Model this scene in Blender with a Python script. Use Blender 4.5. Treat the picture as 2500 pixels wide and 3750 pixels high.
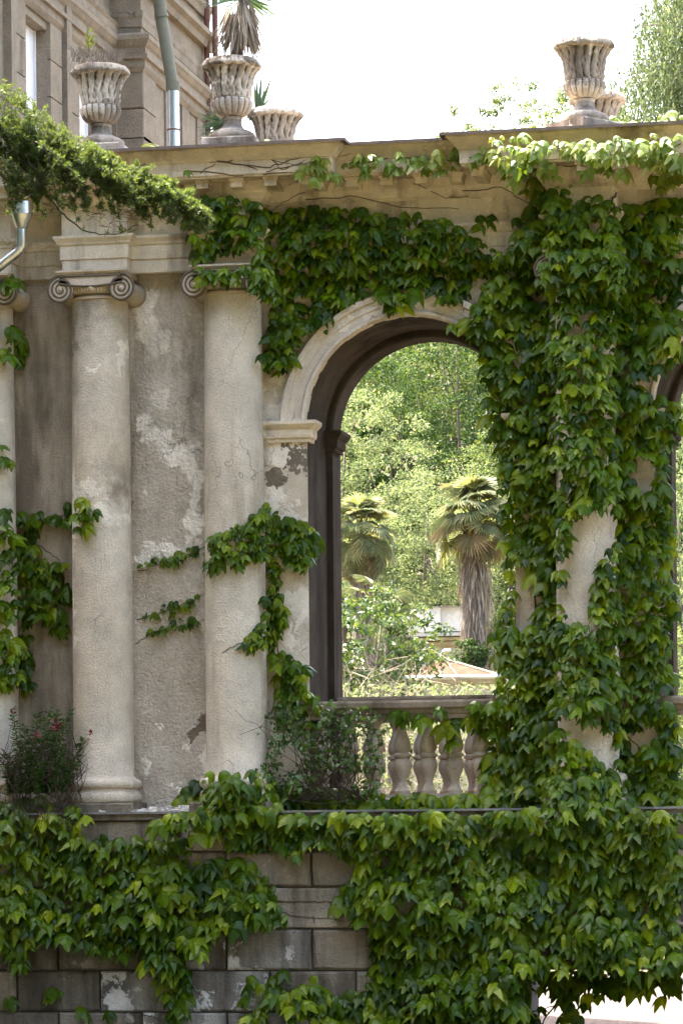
import bpy, math, random
import numpy as np
from mathutils import Vector, Matrix
from mathutils.bvhtree import BVHTree
from mathutils import noise as mnoise

scene = bpy.context.scene
for o in list(bpy.data.objects):
    bpy.data.objects.remove(o)
random.seed(7)
rng = np.random.default_rng(11)

# ------------------------------------------------------------------ camera
TH = math.radians(11.5)          # the facade is turned this much from the picture plane
FOC = 12436.0                    # focal length in photograph pixels (2500 x 3750)
HZ = 3030.0                      # row of the horizon
ROLL = 0.009
DIST, CZ = 28.08, 1.72
FWD = np.array([-math.sin(TH), math.cos(TH), 0.0])
RT = np.array([math.cos(TH), math.sin(TH), 0.0])
UPV = np.array([0.0, 0.0, 1.0])
CAM = -DIST * FWD + np.array([0, 0, CZ])
R2 = math.cos(ROLL) * RT - math.sin(ROLL) * UPV
U2 = math.cos(ROLL) * UPV + math.sin(ROLL) * RT
cam_data = bpy.data.cameras.new('camera')
cam = bpy.data.objects.new('camera', cam_data)
scene.collection.objects.link(cam)
M = Matrix(((R2[0], U2[0], -FWD[0], CAM[0]), (R2[1], U2[1], -FWD[1], CAM[1]),
            (R2[2], U2[2], -FWD[2], CAM[2]), (0, 0, 0, 1)))
cam.matrix_world = M
cam_data.sensor_fit = 'VERTICAL'
cam_data.sensor_height = 36.0
cam_data.sensor_width = 24.0
cam_data.lens = FOC / 3750 * 36
cam_data.shift_y = (HZ - 1875) / 3750
cam_data.clip_start, cam_data.clip_end = 0.5, 900
scene.camera = cam

# ------------------------------------------------------------------ light
SUN = np.array([-0.32, 0.30, 0.90]); SUN /= np.linalg.norm(SUN)
world = bpy.data.worlds.new('World'); scene.world = world; world.use_nodes = True
wn = world.node_tree
sky = wn.nodes.new('ShaderNodeTexSky'); sky.sky_type = 'NISHITA'; sky.sun_disc = False
sky.sun_elevation = math.asin(SUN[2]); sky.sun_rotation = math.atan2(SUN[0], SUN[1])
sky.air_density = 1.0; sky.dust_density = 6.0; sky.ozone_density = 0.0
bg = wn.nodes['Background']; bg.inputs['Strength'].default_value = 0.15
wn.links.new(sky.outputs[0], bg.inputs['Color'])
sl = bpy.data.lights.new('sun', 'SUN'); sl.energy = 3.6; sl.angle = math.radians(0.53); sl.color = (1, 0.95, 0.86)
sun = bpy.data.objects.new('sun', sl); scene.collection.objects.link(sun)
sun.rotation_euler = Vector(SUN).to_track_quat('Z', 'Y').to_euler()
scene.view_settings.view_transform = 'Standard'
scene.view_settings.look = 'None'
scene.view_settings.exposure = 3.3
scene.view_settings.gamma = 1.0
scene.cycles.max_bounces = 4
scene.cycles.diffuse_bounces = 3; scene.cycles.glossy_bounces = 2; scene.cycles.transmission_bounces = 2
scene.cycles.transparent_max_bounces = 8
scene.cycles.use_denoising = True
scene.cycles.use_adaptive_sampling = True
scene.cycles.adaptive_threshold = 0.03

# ------------------------------------------------------------------ projection helpers (photo pixels <-> world)
def P(u, v, y=0.0):
    d = FWD * FOC + R2 * (u - 1250) - U2 * (v - HZ)
    return CAM + d * ((y - CAM[1]) / d[1])
K = 2500 / 1568.0
def PD(u, v, y=0.0):
    return P(u * K, v * K, y)
def proj(p):
    q = np.asarray(p, float) - CAM
    w = q @ FWD
    return 1250 + FOC * (q @ R2) / w, HZ - FOC * (q @ U2) / w
def y_on_x(u, v, x):             # depth at which the ray through (u, v) meets the plane x = const
    d = FWD * FOC + R2 * (u - 1250) - U2 * (v - HZ)
    t = (x - CAM[0]) / d[0]
    return (CAM + d * t)[1]

# ------------------------------------------------------------------ mesh helpers
COL = scene.collection
ROOTLOC = {}
def tag(o, label=None, cat=None, group=None, kind=None):
    if label: o['label'] = label
    if cat: o['category'] = cat
    if group: o['group'] = group
    if kind: o['kind'] = kind
    return o
def thing(name, loc, label, cat, group=None):
    o = bpy.data.objects.new(name, None); COL.objects.link(o)
    o.empty_display_size = 0.2
    o.location = [float(a) for a in loc]
    ROOTLOC[o.name] = np.array(loc, float)
    return tag(o, label, cat, group)
def root_off(parent):
    p = parent
    while p.parent: p = p.parent
    return ROOTLOC.get(p.name, np.zeros(3))
class MB:
    def __init__(s): s.v = []; s.f = []; s.m = []
    def add(s, verts, faces):
        b = len(s.v)
        s.v.extend([tuple(float(c) for c in p) for p in verts]); s.f.extend([tuple(b + i for i in f) for f in faces]); return s
    def box(s, x0, x1, y0, y1, z0, z1, ch=0.0):
        if ch <= 0:
            v = [(x, y, z) for z in (z0, z1) for y in (y0, y1) for x in (x0, x1)]
            return s.add(v, [(0, 2, 3, 1), (4, 5, 7, 6), (0, 1, 5, 4), (2, 6, 7, 3), (0, 4, 6, 2), (1, 3, 7, 5)])
        v = []                   # chamfered towards -y (the face one sees)
        for y, c in ((y1, 0), (y0 + ch, 0), (y0, ch)):
            v += [(x0 + c, y, z0 + c), (x1 - c, y, z0 + c), (x1 - c, y, z1 - c), (x0 + c, y, z1 - c)]
        f = [(3, 2, 1, 0), (8, 9, 10, 11)]
        f = [(0, 1, 2, 3), (11, 10, 9, 8)]
        for k in (0, 4):
            for i in range(4):
                j = (i + 1) % 4
                f.append((k + j, k + i, k + 4 + i, k + 4 + j))
        return s.add(v, [t[::-1] for t in f])
    def lathe(s, prof, c=(0, 0, 0), n=32, mod=None):
        v = []; N = len(prof)
        for k, (r, z) in enumerate(prof):
            for i in range(n):
                a = 2 * math.pi * i / n
                rr = r * (mod(k, a, z, r) if mod else 1)
                v.append((c[0] + rr * math.cos(a), c[1] + rr * math.sin(a), c[2] + z))
        f = []
        for k in range(N - 1):
            for i in range(n):
                j = (i + 1) % n
                f.append((k * n + i, k * n + j, (k + 1) * n + j, (k + 1) * n + i))
        f.append(tuple(range(n - 1, -1, -1))); f.append(tuple((N - 1) * n + i for i in range(n)))
        return s.add(v, f)
    def tube(s, pts, r, n=6, cap=True):
        pts = [Vector(p) for p in pts]; m = len(pts)
        if not hasattr(r, '__len__'): r = [r] * m
        v = []; up = None
        for i, p in enumerate(pts):
            t = (pts[min(i + 1, m - 1)] - pts[max(i - 1, 0)])
            t = t.normalized() if t.length > 1e-9 else Vector((0, 0, 1))
            if up is None: up = Vector((0, 0, 1)) if abs(t.z) < 0.9 else Vector((1, 0, 0))
            a = t.cross(up).normalized(); b = a.cross(t).normalized(); up = b
            for k in range(n):
                q = 2 * math.pi * k / n
                v.append(p + (a * math.cos(q) + b * math.sin(q)) * r[i])
        f = [(i * n + k, i * n + (k + 1) % n, (i + 1) * n + (k + 1) % n, (i + 1) * n + k) for i in range(m - 1) for k in range(n)]
        if cap: f.append(tuple(range(n - 1, -1, -1))); f.append(tuple((m - 1) * n + k for k in range(n)))
        return s.add(v, f)
    def sweep(s, path, prof, caps=True):   # profile (out, z) carried along a plan path with mitred corners; outward = right of travel
        n = len(path); N = len(prof); nor = []
        for i in range(n - 1):
            dx, dy = path[i + 1][0] - path[i][0], path[i + 1][1] - path[i][1]
            L = math.hypot(dx, dy); nor.append((dy / L, -dx / L))
        v = []
        for i, (x, y) in enumerate(path):
            a = nor[max(i - 1, 0)]; b = nor[min(i, n - 2)]
            mx, my = a[0] + b[0], a[1] + b[1]; q = mx * a[0] + my * a[1]
            mx, my = mx / q, my / q
            for (o, z) in prof: v.append((x + mx * o, y + my * o, z))
        f = [(i * N + k, (i + 1) * N + k, (i + 1) * N + k + 1, i * N + k + 1) for i in range(n - 1) for k in range(N - 1)]
        if caps: f.append(tuple(range(N))); f.append(tuple((n - 1) * N + k for k in range(N - 1, -1, -1)))
        return s.add(v, f)
    def build(s, name, mat, parent=None, smooth=False, kind=None, angle=None):
        off = root_off(parent) if parent else np.zeros(3)
        me = bpy.data.meshes.new(name)
        v = np.array(s.v, float) - off
        me.from_pydata([tuple(p) for p in v], [], s.f)
        me.materials.append(mat)
        if smooth:
            for p in me.polygons: p.use_smooth = True
            if angle: me.set_sharp_from_angle(angle=math.radians(angle))
        me.update()
        o = bpy.data.objects.new(name, me); COL.objects.link(o)
        if parent: o.parent = parent
        if kind: o['kind'] = kind
        return o
def fast_mesh(name, V, F, mat, parent=None, smooth=False, kind=None):   # V (n,3), F (m,k) arrays
    off = root_off(parent) if parent else np.zeros(3)
    V = np.asarray(V, np.float32) - off.astype(np.float32); F = np.asarray(F, np.int32)
    me = bpy.data.meshes.new(name)
    me.vertices.add(len(V)); me.vertices.foreach_set('co', V.ravel())
    k = F.shape[1]
    me.loops.add(F.size); me.loops.foreach_set('vertex_index', F.ravel())
    me.polygons.add(len(F)); me.polygons.foreach_set('loop_start', np.arange(0, F.size, k, dtype=np.int32))
    me.polygons.foreach_set('loop_total', np.full(len(F), k, np.int32))
    if smooth: me.polygons.foreach_set('use_smooth', np.ones(len(F), bool))
    me.materials.append(mat); me.update(calc_edges=True); me.validate()
    o = bpy.data.objects.new(name, me); COL.objects.link(o)
    if parent: o.parent = parent
    if kind: o['kind'] = kind
    return o
def copy_tree(o, parent=None):
    c = o.copy(); COL.objects.link(c)
    if parent: c.parent = parent
    for ch in list(o.children): copy_tree(ch, c)
    return c
def in_poly(px, py, poly):
    inside = np.zeros(len(px), bool); n = len(poly)
    for i in range(n):
        x0, y0 = poly[i]; x1, y1 = poly[(i + 1) % n]
        c = ((y0 > py) != (y1 > py))
        with np.errstate(divide='ignore', invalid='ignore'):
            xi = (x1 - x0) * (py - y0) / (y1 - y0 + 1e-12) + x0
        inside ^= c & (px < xi)
    return inside

# ------------------------------------------------------------------ materials
class NT:
    def __init__(s, name):
        s.mat = bpy.data.materials.new(name); s.mat.use_nodes = True
        s.t = s.mat.node_tree; s.b = s.t.nodes['Principled BSDF']; s.out = s.t.nodes['Material Output']
        s.tc = None
    def n(s, typ, **kw):
        nd = s.t.nodes.new(typ)
        for k, val in kw.items():
            if k in nd.inputs.keys() if hasattr(nd.inputs, 'keys') else False: nd.inputs[k].default_value = val
            else: setattr(nd, k, val)
        return nd
    def l(s, a, b): s.t.links.new(a, b); return s
    def co(s, scale=(1, 1, 1), rnd=True):
        if s.tc is None:
            tc = s.n('ShaderNodeTexCoord'); oi = s.n('ShaderNodeObjectInfo')
            mul = s.n('ShaderNodeMath', operation='MULTIPLY'); s.l(oi.outputs['Random'], mul.inputs[0]); mul.inputs[1].default_value = 37.0
            ad = s.n('ShaderNodeVectorMath', operation='ADD'); s.l(tc.outputs['Object'], ad.inputs[0]); s.l(mul.outputs[0], ad.inputs[1])
            s.tc = (tc.outputs['Object'], ad.outputs[0], oi.outputs['Random'])
        src = s.tc[1] if rnd else s.tc[0]
        if scale == (1, 1, 1): return src
        m = s.n('ShaderNodeVectorMath', operation='MULTIPLY'); s.l(src, m.inputs[0]); m.inputs[1].default_value = scale
        return m.outputs[0]
    def noise(s, scale, detail=4, rough=0.6, co=None, dist=0.0):
        nz = s.n('ShaderNodeTexNoise'); nz.inputs['Scale'].default_value = scale; nz.inputs['Detail'].default_value = detail
        nz.inputs['Roughness'].default_value = rough; nz.inputs['Distortion'].default_value = dist
        s.l(co if co is not None else s.co(), nz.inputs['Vector']); return nz.outputs[0]
    def ramp(s, fac, stops):
        r = s.n('ShaderNodeValToRGB'); e = r.color_ramp.elements
        while len(e) < len(stops): e.new(0.5)
        for i, (p, c) in enumerate(stops):
            e[i].position = p; e[i].color = (c, c, c, 1) if not hasattr(c, '__len__') else (*c, 1)
        s.l(fac, r.inputs[0]); return r.outputs[0]
    def mix(s, fac, a, b, mode='MIX'):
        m = s.n('ShaderNodeMix', data_type='RGBA', blend_type=mode)
        for sock, val in ((m.inputs[0], fac), (m.inputs[6], a), (m.inputs[7], b)):
            if hasattr(val, 'is_output'): s.l(val, sock)
            elif hasattr(val, '__len__'): sock.default_value = (*val, 1)
            else: sock.default_value = val
        return m.outputs[2]
    def math(s, op, a, b=0.0, clamp=False):
        m = s.n('ShaderNodeMath', operation=op); m.use_clamp = clamp
        for sock, val in ((m.inputs[0], a), (m.inputs[1], b)):
            if hasattr(val, 'is_output'): s.l(val, sock)
            else: sock.default_value = val
        return m.outputs[0]
    def bump(s, h, dist, strength=1.0, prev=None):
        b = s.n('ShaderNodeBump'); b.inputs['Distance'].default_value = dist; b.inputs['Strength'].default_value = strength
        s.l(h, b.inputs['Height'])
        if prev is not None: s.l(prev, b.inputs['Normal'])
        return b.outputs[0]
    def spots(s, pts, off, wob=0.12, soft=0.35):   # ragged patches of a fixed place: pts (x, z, rx, rz) in world metres
        co = s.co(rnd=False)
        w = s.n('ShaderNodeTexNoise'); w.inputs['Scale'].default_value = 3.2; w.inputs['Detail'].default_value = 4; w.inputs['Roughness'].default_value = 0.68
        s.l(co, w.inputs['Vector'])
        sb = s.n('ShaderNodeVectorMath', operation='SUBTRACT'); s.l(w.outputs['Color'], sb.inputs[0]); sb.inputs[1].default_value = (0.5, 0.5, 0.5)
        sc = s.n('ShaderNodeVectorMath', operation='SCALE'); s.l(sb.outputs[0], sc.inputs[0]); sc.inputs['Scale'].default_value = wob * 4
        ad = s.n('ShaderNodeVectorMath', operation='ADD'); s.l(co, ad.inputs[0]); s.l(sc.outputs[0], ad.inputs[1])
        acc = None
        for (x, z, rx, rz) in pts:
            m = s.n('ShaderNodeVectorMath', operation='SUBTRACT'); s.l(ad.outputs[0], m.inputs[0]); m.inputs[1].default_value = (x - off[0], 0, z - off[2])
            q = s.n('ShaderNodeVectorMath', operation='MULTIPLY'); s.l(m.outputs[0], q.inputs[0]); q.inputs[1].default_value = (1 / rx, 0, 1 / rz)
            ln = s.n('ShaderNodeVectorMath', operation='LENGTH'); s.l(q.outputs[0], ln.inputs[0])
            d = s.math('SUBTRACT', 1.0, ln.outputs['Value']); d = s.math('DIVIDE', d, soft, clamp=True)
            acc = d if acc is None else s.math('MAXIMUM', acc, d)
        return acc
    def done(s, col=None, rough=0.8, normal=None, spec=None, metal=None):
        if col is not None:
            if hasattr(col, 'is_output'): s.l(col, s.b.inputs['Base Color'])
            else: s.b.inputs['Base Color'].default_value = (*col, 1)
        if hasattr(rough, 'is_output'): s.l(rough, s.b.inputs['Roughness'])
        else: s.b.inputs['Roughness'].default_value = rough
        if normal is not None: s.l(normal, s.b.inputs['Normal'])
        if spec is not None: s.b.inputs['Specular IOR Level'].default_value = spec
        if metal is not None: s.b.inputs['Metallic'].default_value = metal
        return s.mat

def stucco(name, base, dark, light, grain=0.010, gscale=70, light_amt=0.62, dark_amt=0.5, spots=None, dark_spots=None, off=(0, 0, 0), streak=True, tones=(), cavity=False, spec=0.03, vary=0.0):
    base, dark, light = [tuple(c_ * w_ for c_, w_ in zip(col_, (1.02, 0.97, 0.90))) for col_ in (base, dark, light)]
    t = NT(name)
    big = t.noise(1.7, 3, 0.62)
    c = t.mix(t.ramp(big, [(0.32, 0.0), (0.68, 1.0)]), base, tuple(0.5 * (a + b) for a, b in zip(base, light)))
    if streak:
        st = t.noise(1.0, 4, 0.65, co=t.co((3.0, 3.0, 0.55)))
        c = t.mix(t.ramp(st, [(dark_amt, 0.0), (dark_amt + 0.16, 0.75)]), c, dark)
    md = t.noise(4.5, 5, 0.68)
    pm = t.ramp(t.noise(2.6, 6, 0.68), [(light_amt, 0.0), (light_amt + 0.03, 1.0)])
    c = t.mix(pm, c, light)
    hsum = pm
    if spots:
        m = t.spots(spots, off); c = t.mix(t.math('MULTIPLY', m, 0.95), c, tuple(min(1, x * 1.12) for x in light)); hsum = t.math('MAXIMUM', pm, m)
    if dark_spots:
        m2 = t.spots(dark_spots, off, wob=0.2, soft=0.15); c = t.mix(m2, c, dark)
    for lst, colr, amt in tones:
        c = t.mix(t.math('MULTIPLY', t.spots(lst, off, wob=0.16, soft=0.9), amt), c, colr)
    if cavity:
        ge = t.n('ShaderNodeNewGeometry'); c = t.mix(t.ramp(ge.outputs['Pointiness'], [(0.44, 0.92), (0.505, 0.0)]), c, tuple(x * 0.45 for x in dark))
    c = t.mix(0.7, c, t.ramp(md, [(0.2, 0.55), (0.8, 1.3)]), 'MULTIPLY')
    g = t.noise(gscale, 3, 0.7)
    c = t.mix(0.32, c, t.ramp(g, [(0.25, 0.55), (0.75, 1.3)]), 'MULTIPLY')
    if vary:
        t.co(); c = t.mix(1.0, c, t.ramp(t.tc[2], [(0.0, 1 - vary), (1.0, 1 + vary)]), 'MULTIPLY')
    cr = t.n('ShaderNodeTexVoronoi', feature='DISTANCE_TO_EDGE'); cr.inputs['Scale'].default_value = 1.1
    wv = t.n('ShaderNodeVectorMath', operation='ADD'); t.l(t.co(), wv.inputs[0])
    wz = t.n('ShaderNodeTexNoise'); wz.inputs['Scale'].default_value = 2.5; wz.inputs['Detail'].default_value = 3; t.l(t.co(), wz.inputs['Vector']); t.l(wz.outputs['Color'], wv.inputs[1]); t.l(wv.outputs[0], cr.inputs['Vector'])
    crk = t.ramp(cr.outputs[0], [(0.0, 0.35), (0.008, 1.0)])
    crm = t.ramp(t.noise(0.9, 3, 0.5), [(0.52, 0.0), (0.6, 0.8)])
    c = t.mix(crm, c, t.mix(1.0, c, crk, 'MULTIPLY'))
    hh = t.math('ADD', t.math('MULTIPLY', g, grain), t.math('MULTIPLY', md, 0.012))
    hh = t.math('ADD', hh, t.math('MULTIPLY', hsum, 0.005))
    return t.done(c, 0.9, t.bump(hh, 1.0, 0.9), spec)
def plain(name, col, rough=0.6, var=0.25, scale=8, metal=None, bump=0.002, spec=None):
    t = NT(name)
    a = t.noise(scale, 5, 0.65)
    c = t.mix(1.0, col, t.ramp(a, [(0.25, 1 - var), (0.75, 1 + var)]), 'MULTIPLY')
    return t.done(c, rough, t.bump(t.noise(scale * 6, 4, 0.6), bump, 0.7), spec, metal)
def leafmat(name, cols, rough=0.42, trans=0.35, spec=0.45, veins=False, tcol=None):
    t = NT(name)
    geo = t.n('ShaderNodeNewGeometry'); t.co()
    r = t.math('FRACT', t.math('ADD', geo.outputs['Random Per Island'], t.tc[2]))
    n = len(cols)
    c = t.ramp(r, [((i + 0.5) / n, col) for i, col in enumerate(cols)])
    c = t.mix(0.5, c, t.ramp(t.noise(30, 2, 0.5), [(0.3, 0.7), (0.7, 1.25)]), 'MULTIPLY')
    t.l(c, t.b.inputs['Base Color']); t.b.inputs['Roughness'].default_value = rough; t.b.inputs['Specular IOR Level'].default_value = spec
    tr = t.n('ShaderNodeBsdfTranslucent')
    tc = t.mix(1.0, c, tcol or (2.2, 1.9, 0.8), 'MULTIPLY'); t.l(tc, tr.inputs['Color'])
    mx = t.n('ShaderNodeMixShader'); mx.inputs[0].default_value = trans
    t.l(t.b.outputs[0], mx.inputs[1]); t.l(tr.outputs[0], mx.inputs[2]); t.l(mx.outputs[0], t.out.inputs['Surface'])
    return t.mat

# ------------------------------------------------------------------ setting
t = NT('gravel_ground')
cg = t.mix(t.ramp(t.noise(0.6, 6, 0.65), [(0.35, 0.0), (0.65, 1.0)]), (0.105, 0.080, 0.072), (0.07, 0.058, 0.052))
cg = t.mix(0.6, cg, t.ramp(t.noise(60, 4, 0.7), [(0.25, 0.55), (0.75, 1.3)]), 'MULTIPLY')
m_gravel = t.done(cg, 0.95, t.bump(t.noise(55, 5, 0.7), 0.02, 0.8), 0.2)
t = NT('soil_ground')
cg = t.mix(t.ramp(t.noise(1.2, 6, 0.65), [(0.4, 0.0), (0.6, 1.0)]), (0.055, 0.06, 0.022), (0.10, 0.075, 0.05))
m_soil = t.done(cg, 0.95, t.bump(t.noise(25, 6, 0.7), 0.05, 0.9), 0.2)
b = MB(); b.add([(-400, -400, 0), (400, -400, 0), (400, 600, 0), (-400, 600, 0)], [(0, 1, 2, 3)])
tag(b.build('ground', m_soil), kind='structure')
b = MB(); b.add([(-8, -1.2, .005), (40, -1.2, .005), (40, 11.5, .005), (-8, 11.5, .005)], [(0, 1, 2, 3)])
tag(b.build('gravel_path', m_gravel), kind='structure')
# wooded slope behind the garden
V = []; F = []
nx, ny = 40, 24
for j in range(ny):
    for i in range(nx):
        x = -60 + 110 * i / (nx - 1); y = 46 + 60 * j / (ny - 1)
        z = min(22.0, max(0.0, (y - 56)) * 0.70) + 0.8 * mnoise.noise((x * 0.1, y * 0.1, 3)) - (0.8 if j == 0 else 0)
        V.append((x, y, z))
for j in range(ny - 1):
    for i in range(nx - 1):
        F.append((j * nx + i, j * nx + i + 1, (j + 1) * nx + i + 1, (j + 1) * nx + i))
tag(fast_mesh('hillside', V, F, m_soil, smooth=True), kind='structure')

# ------------------------------------------------------------------ stone materials
OFF_A = np.array([0.6, 0.0, 0.0])
def dsp(lst):                     # patches given in photo pixels (display scale) -> metres on the wall
    out = []
    for (u, v, ru, rv) in lst:
        p = PD(u, v); out.append((p[0], p[2], ru * 0.0041, rv * 0.0041))
    return out
BASE, DARK, LIGHT = (0.50, 0.405, 0.30), (0.17, 0.135, 0.10), (0.66, 0.58, 0.48)
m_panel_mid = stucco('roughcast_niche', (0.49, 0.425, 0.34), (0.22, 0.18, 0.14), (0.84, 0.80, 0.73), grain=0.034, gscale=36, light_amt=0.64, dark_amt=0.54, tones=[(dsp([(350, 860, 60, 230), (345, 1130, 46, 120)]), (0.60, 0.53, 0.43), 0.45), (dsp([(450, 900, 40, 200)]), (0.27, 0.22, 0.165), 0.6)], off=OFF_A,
    spots=dsp([(358, 918, 16, 18), (330, 985, 22, 30), (365, 1012, 30, 22), (405, 1040, 30, 22), (440, 1062, 24, 45), (452, 1130, 14, 60), (438, 1205, 24, 40), (380, 1262, 50, 16), (330, 1282, 24, 14),
               (340, 740, 26, 70), (330, 690, 30, 35), (372, 790, 14, 30), (468, 1745, 12, 30), (440, 1700, 10, 30), (457, 770, 9, 8), (365, 1672, 16, 4), (330, 1780, 10, 22), (420, 1800, 30, 10)]),
    dark_spots=dsp([(455, 1665, 24, 26)]))
m_panel_left = stucco('roughcast_left', (0.42, 0.36, 0.285), (0.13, 0.105, 0.08), (0.56, 0.49, 0.40), grain=0.022, gscale=55, light_amt=0.64, dark_amt=0.46, off=OFF_A)  # darker, more heavily streaked roughcast left of the left column
m_pier = stucco('pier_plaster', (0.56, 0.49, 0.39), (0.20, 0.17, 0.135), (0.76, 0.71, 0.63), grain=0.008, light_amt=0.55, dark_amt=0.56, off=OFF_A,
    spots=dsp([(650, 1040, 40, 26), (640, 1130, 22, 30), (690, 1400, 14, 60), (660, 1470, 14, 30)]), dark_spots=dsp([(650, 1092, 24, 30), (690, 1060, 10, 30)]))
m_wall = stucco('wall_plaster', (0.62, 0.545, 0.44), DARK, LIGHT, light_amt=0.6)
m_column = stucco('column_stucco', (0.64, 0.575, 0.47), (0.34, 0.285, 0.22), (0.76, 0.71, 0.62), grain=0.022, gscale=60, light_amt=0.63, dark_amt=0.54)
m_column_worn = stucco('worn_column_stucco', (0.61, 0.53, 0.42), (0.28, 0.225, 0.165), (0.76, 0.71, 0.62), grain=0.022, gscale=60, light_amt=0.62, dark_amt=0.57, tones=[(dsp([(235, 730, 50, 70), (285, 1130, 26, 90), (190, 780, 22, 60)]), (0.29, 0.23, 0.165), 0.9), (dsp([(300, 1080, 16, 120)]), (0.48, 0.39, 0.27), 0.7)], off=OFF_A,
    spots=dsp([(185, 1240, 10, 90), (190, 1150, 16, 60), (280, 1190, 50, 22), (225, 1130, 26, 18), (183, 1400, 9, 120), (235, 858, 14, 8), (300, 830, 8, 60)]),
    dark_spots=dsp([(178, 830, 8, 26)]))
m_moulding = stucco('entablature_stone', (0.64, 0.56, 0.44), (0.17, 0.13, 0.095), (0.76, 0.69, 0.58), grain=0.006, light_amt=0.6, dark_amt=0.52)
m_cornice = stucco('cornice_stone', (0.62, 0.53, 0.405), (0.13, 0.095, 0.065), (0.74, 0.65, 0.53), grain=0.006, light_amt=0.62, dark_amt=0.53)
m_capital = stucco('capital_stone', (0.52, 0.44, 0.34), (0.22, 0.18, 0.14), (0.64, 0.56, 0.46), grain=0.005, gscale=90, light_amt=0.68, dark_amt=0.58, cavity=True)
m_block = stucco('block_stone', (0.245, 0.208, 0.16), (0.06, 0.05, 0.036), (0.42, 0.375, 0.31), grain=0.014, gscale=40, light_amt=0.62, dark_amt=0.46, vary=0.28)
m_block_pale = stucco('block_stone_efflorescent', (0.23, 0.20, 0.16), (0.06, 0.05, 0.04), (0.74, 0.71, 0.67), grain=0.012, gscale=40, light_amt=0.55, dark_amt=0.46, vary=0.25)
m_joint = plain('joint_mortar', (0.085, 0.075, 0.06), 0.95, 0.3)
m_soffit_shade = stucco('soffit_plaster_shaded', (0.044, 0.036, 0.028), (0.022, 0.018, 0.014), (0.12, 0.10, 0.08), grain=0.006, light_amt=0.70, dark_amt=0.5)  # sooty plaster taken near black; the arch's shade is put into this colour
m_rail = stucco('rail_stone', (0.24, 0.195, 0.145), (0.06, 0.048, 0.036), (0.42, 0.36, 0.29), grain=0.006, light_amt=0.64, dark_amt=0.47)
m_baluster = stucco('baluster_stone', (0.40, 0.34, 0.265), (0.14, 0.115, 0.09), (0.58, 0.51, 0.43), grain=0.006, gscale=80, light_amt=0.64, dark_amt=0.55)
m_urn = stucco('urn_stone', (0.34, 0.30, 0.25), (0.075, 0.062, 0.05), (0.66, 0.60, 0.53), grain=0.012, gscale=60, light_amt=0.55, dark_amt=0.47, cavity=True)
m_house = stucco('house_render', (0.245, 0.208, 0.158), (0.14, 0.117, 0.088), (0.33, 0.285, 0.222), grain=0.014, gscale=45, light_amt=0.74, dark_amt=0.6)
m_parapet = stucco('parapet_stone', (0.20, 0.185, 0.17), (0.07, 0.065, 0.06), (0.36, 0.33, 0.30), grain=0.008, light_amt=0.62)
m_flash = plain('rusty_flashing', (0.16, 0.115, 0.09), 0.6, 0.4, 6)
m_zinc_edge = plain('ledge_zinc', (0.22, 0.215, 0.20), 0.55, 0.5, 5, metal=0.5)
m_zinc = plain('zinc', (0.62, 0.63, 0.63), 0.30, 0.12, 6, metal=1.0, bump=0.0008)
m_zinc_painted = plain('painted_zinc', (0.15, 0.145, 0.10), 0.6, 0.2, 6, spec=0.12)
m_rust = plain('rusty_iron', (0.13, 0.055, 0.035), 0.8, 0.5, 10)

# ------------------------------------------------------------------ arcade
XL, XR, RA, ZS = -0.262, 1.469, 0.8655, 5.053
XP = 2.619
ZT = 6.40
ZL = 1.855
YB = 1.10
arc = thing('arcade', OFF_A, 'weathered stucco arcade with ionic columns, round arches and a heavy cornice', 'arcade')
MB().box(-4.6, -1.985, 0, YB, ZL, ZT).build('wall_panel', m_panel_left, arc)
MB().box(-1.985, -0.848, 0, YB, ZL, ZT).build('wall_panel', m_panel_mid, arc)
MB().box(-0.848, XL, 0, YB, ZL, ZT).build('pier', m_pier, arc)
MB().box(XR, XP, 0, YB, ZL, ZT).build('pier', m_wall, arc)
MB().box(XP + 2 * RA, 6.2, 0, YB, ZL, ZT).build('pier', m_wall, arc)
MB().box(-4.6, 6.2, 0.0, YB, ZT, 7.20).build('attic_wall', m_wall, arc)
MB().box(-4.6, 6.2, -0.2, 1.7, 7.20, 7.262).build('roof_slab', m_parapet, arc)
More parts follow.
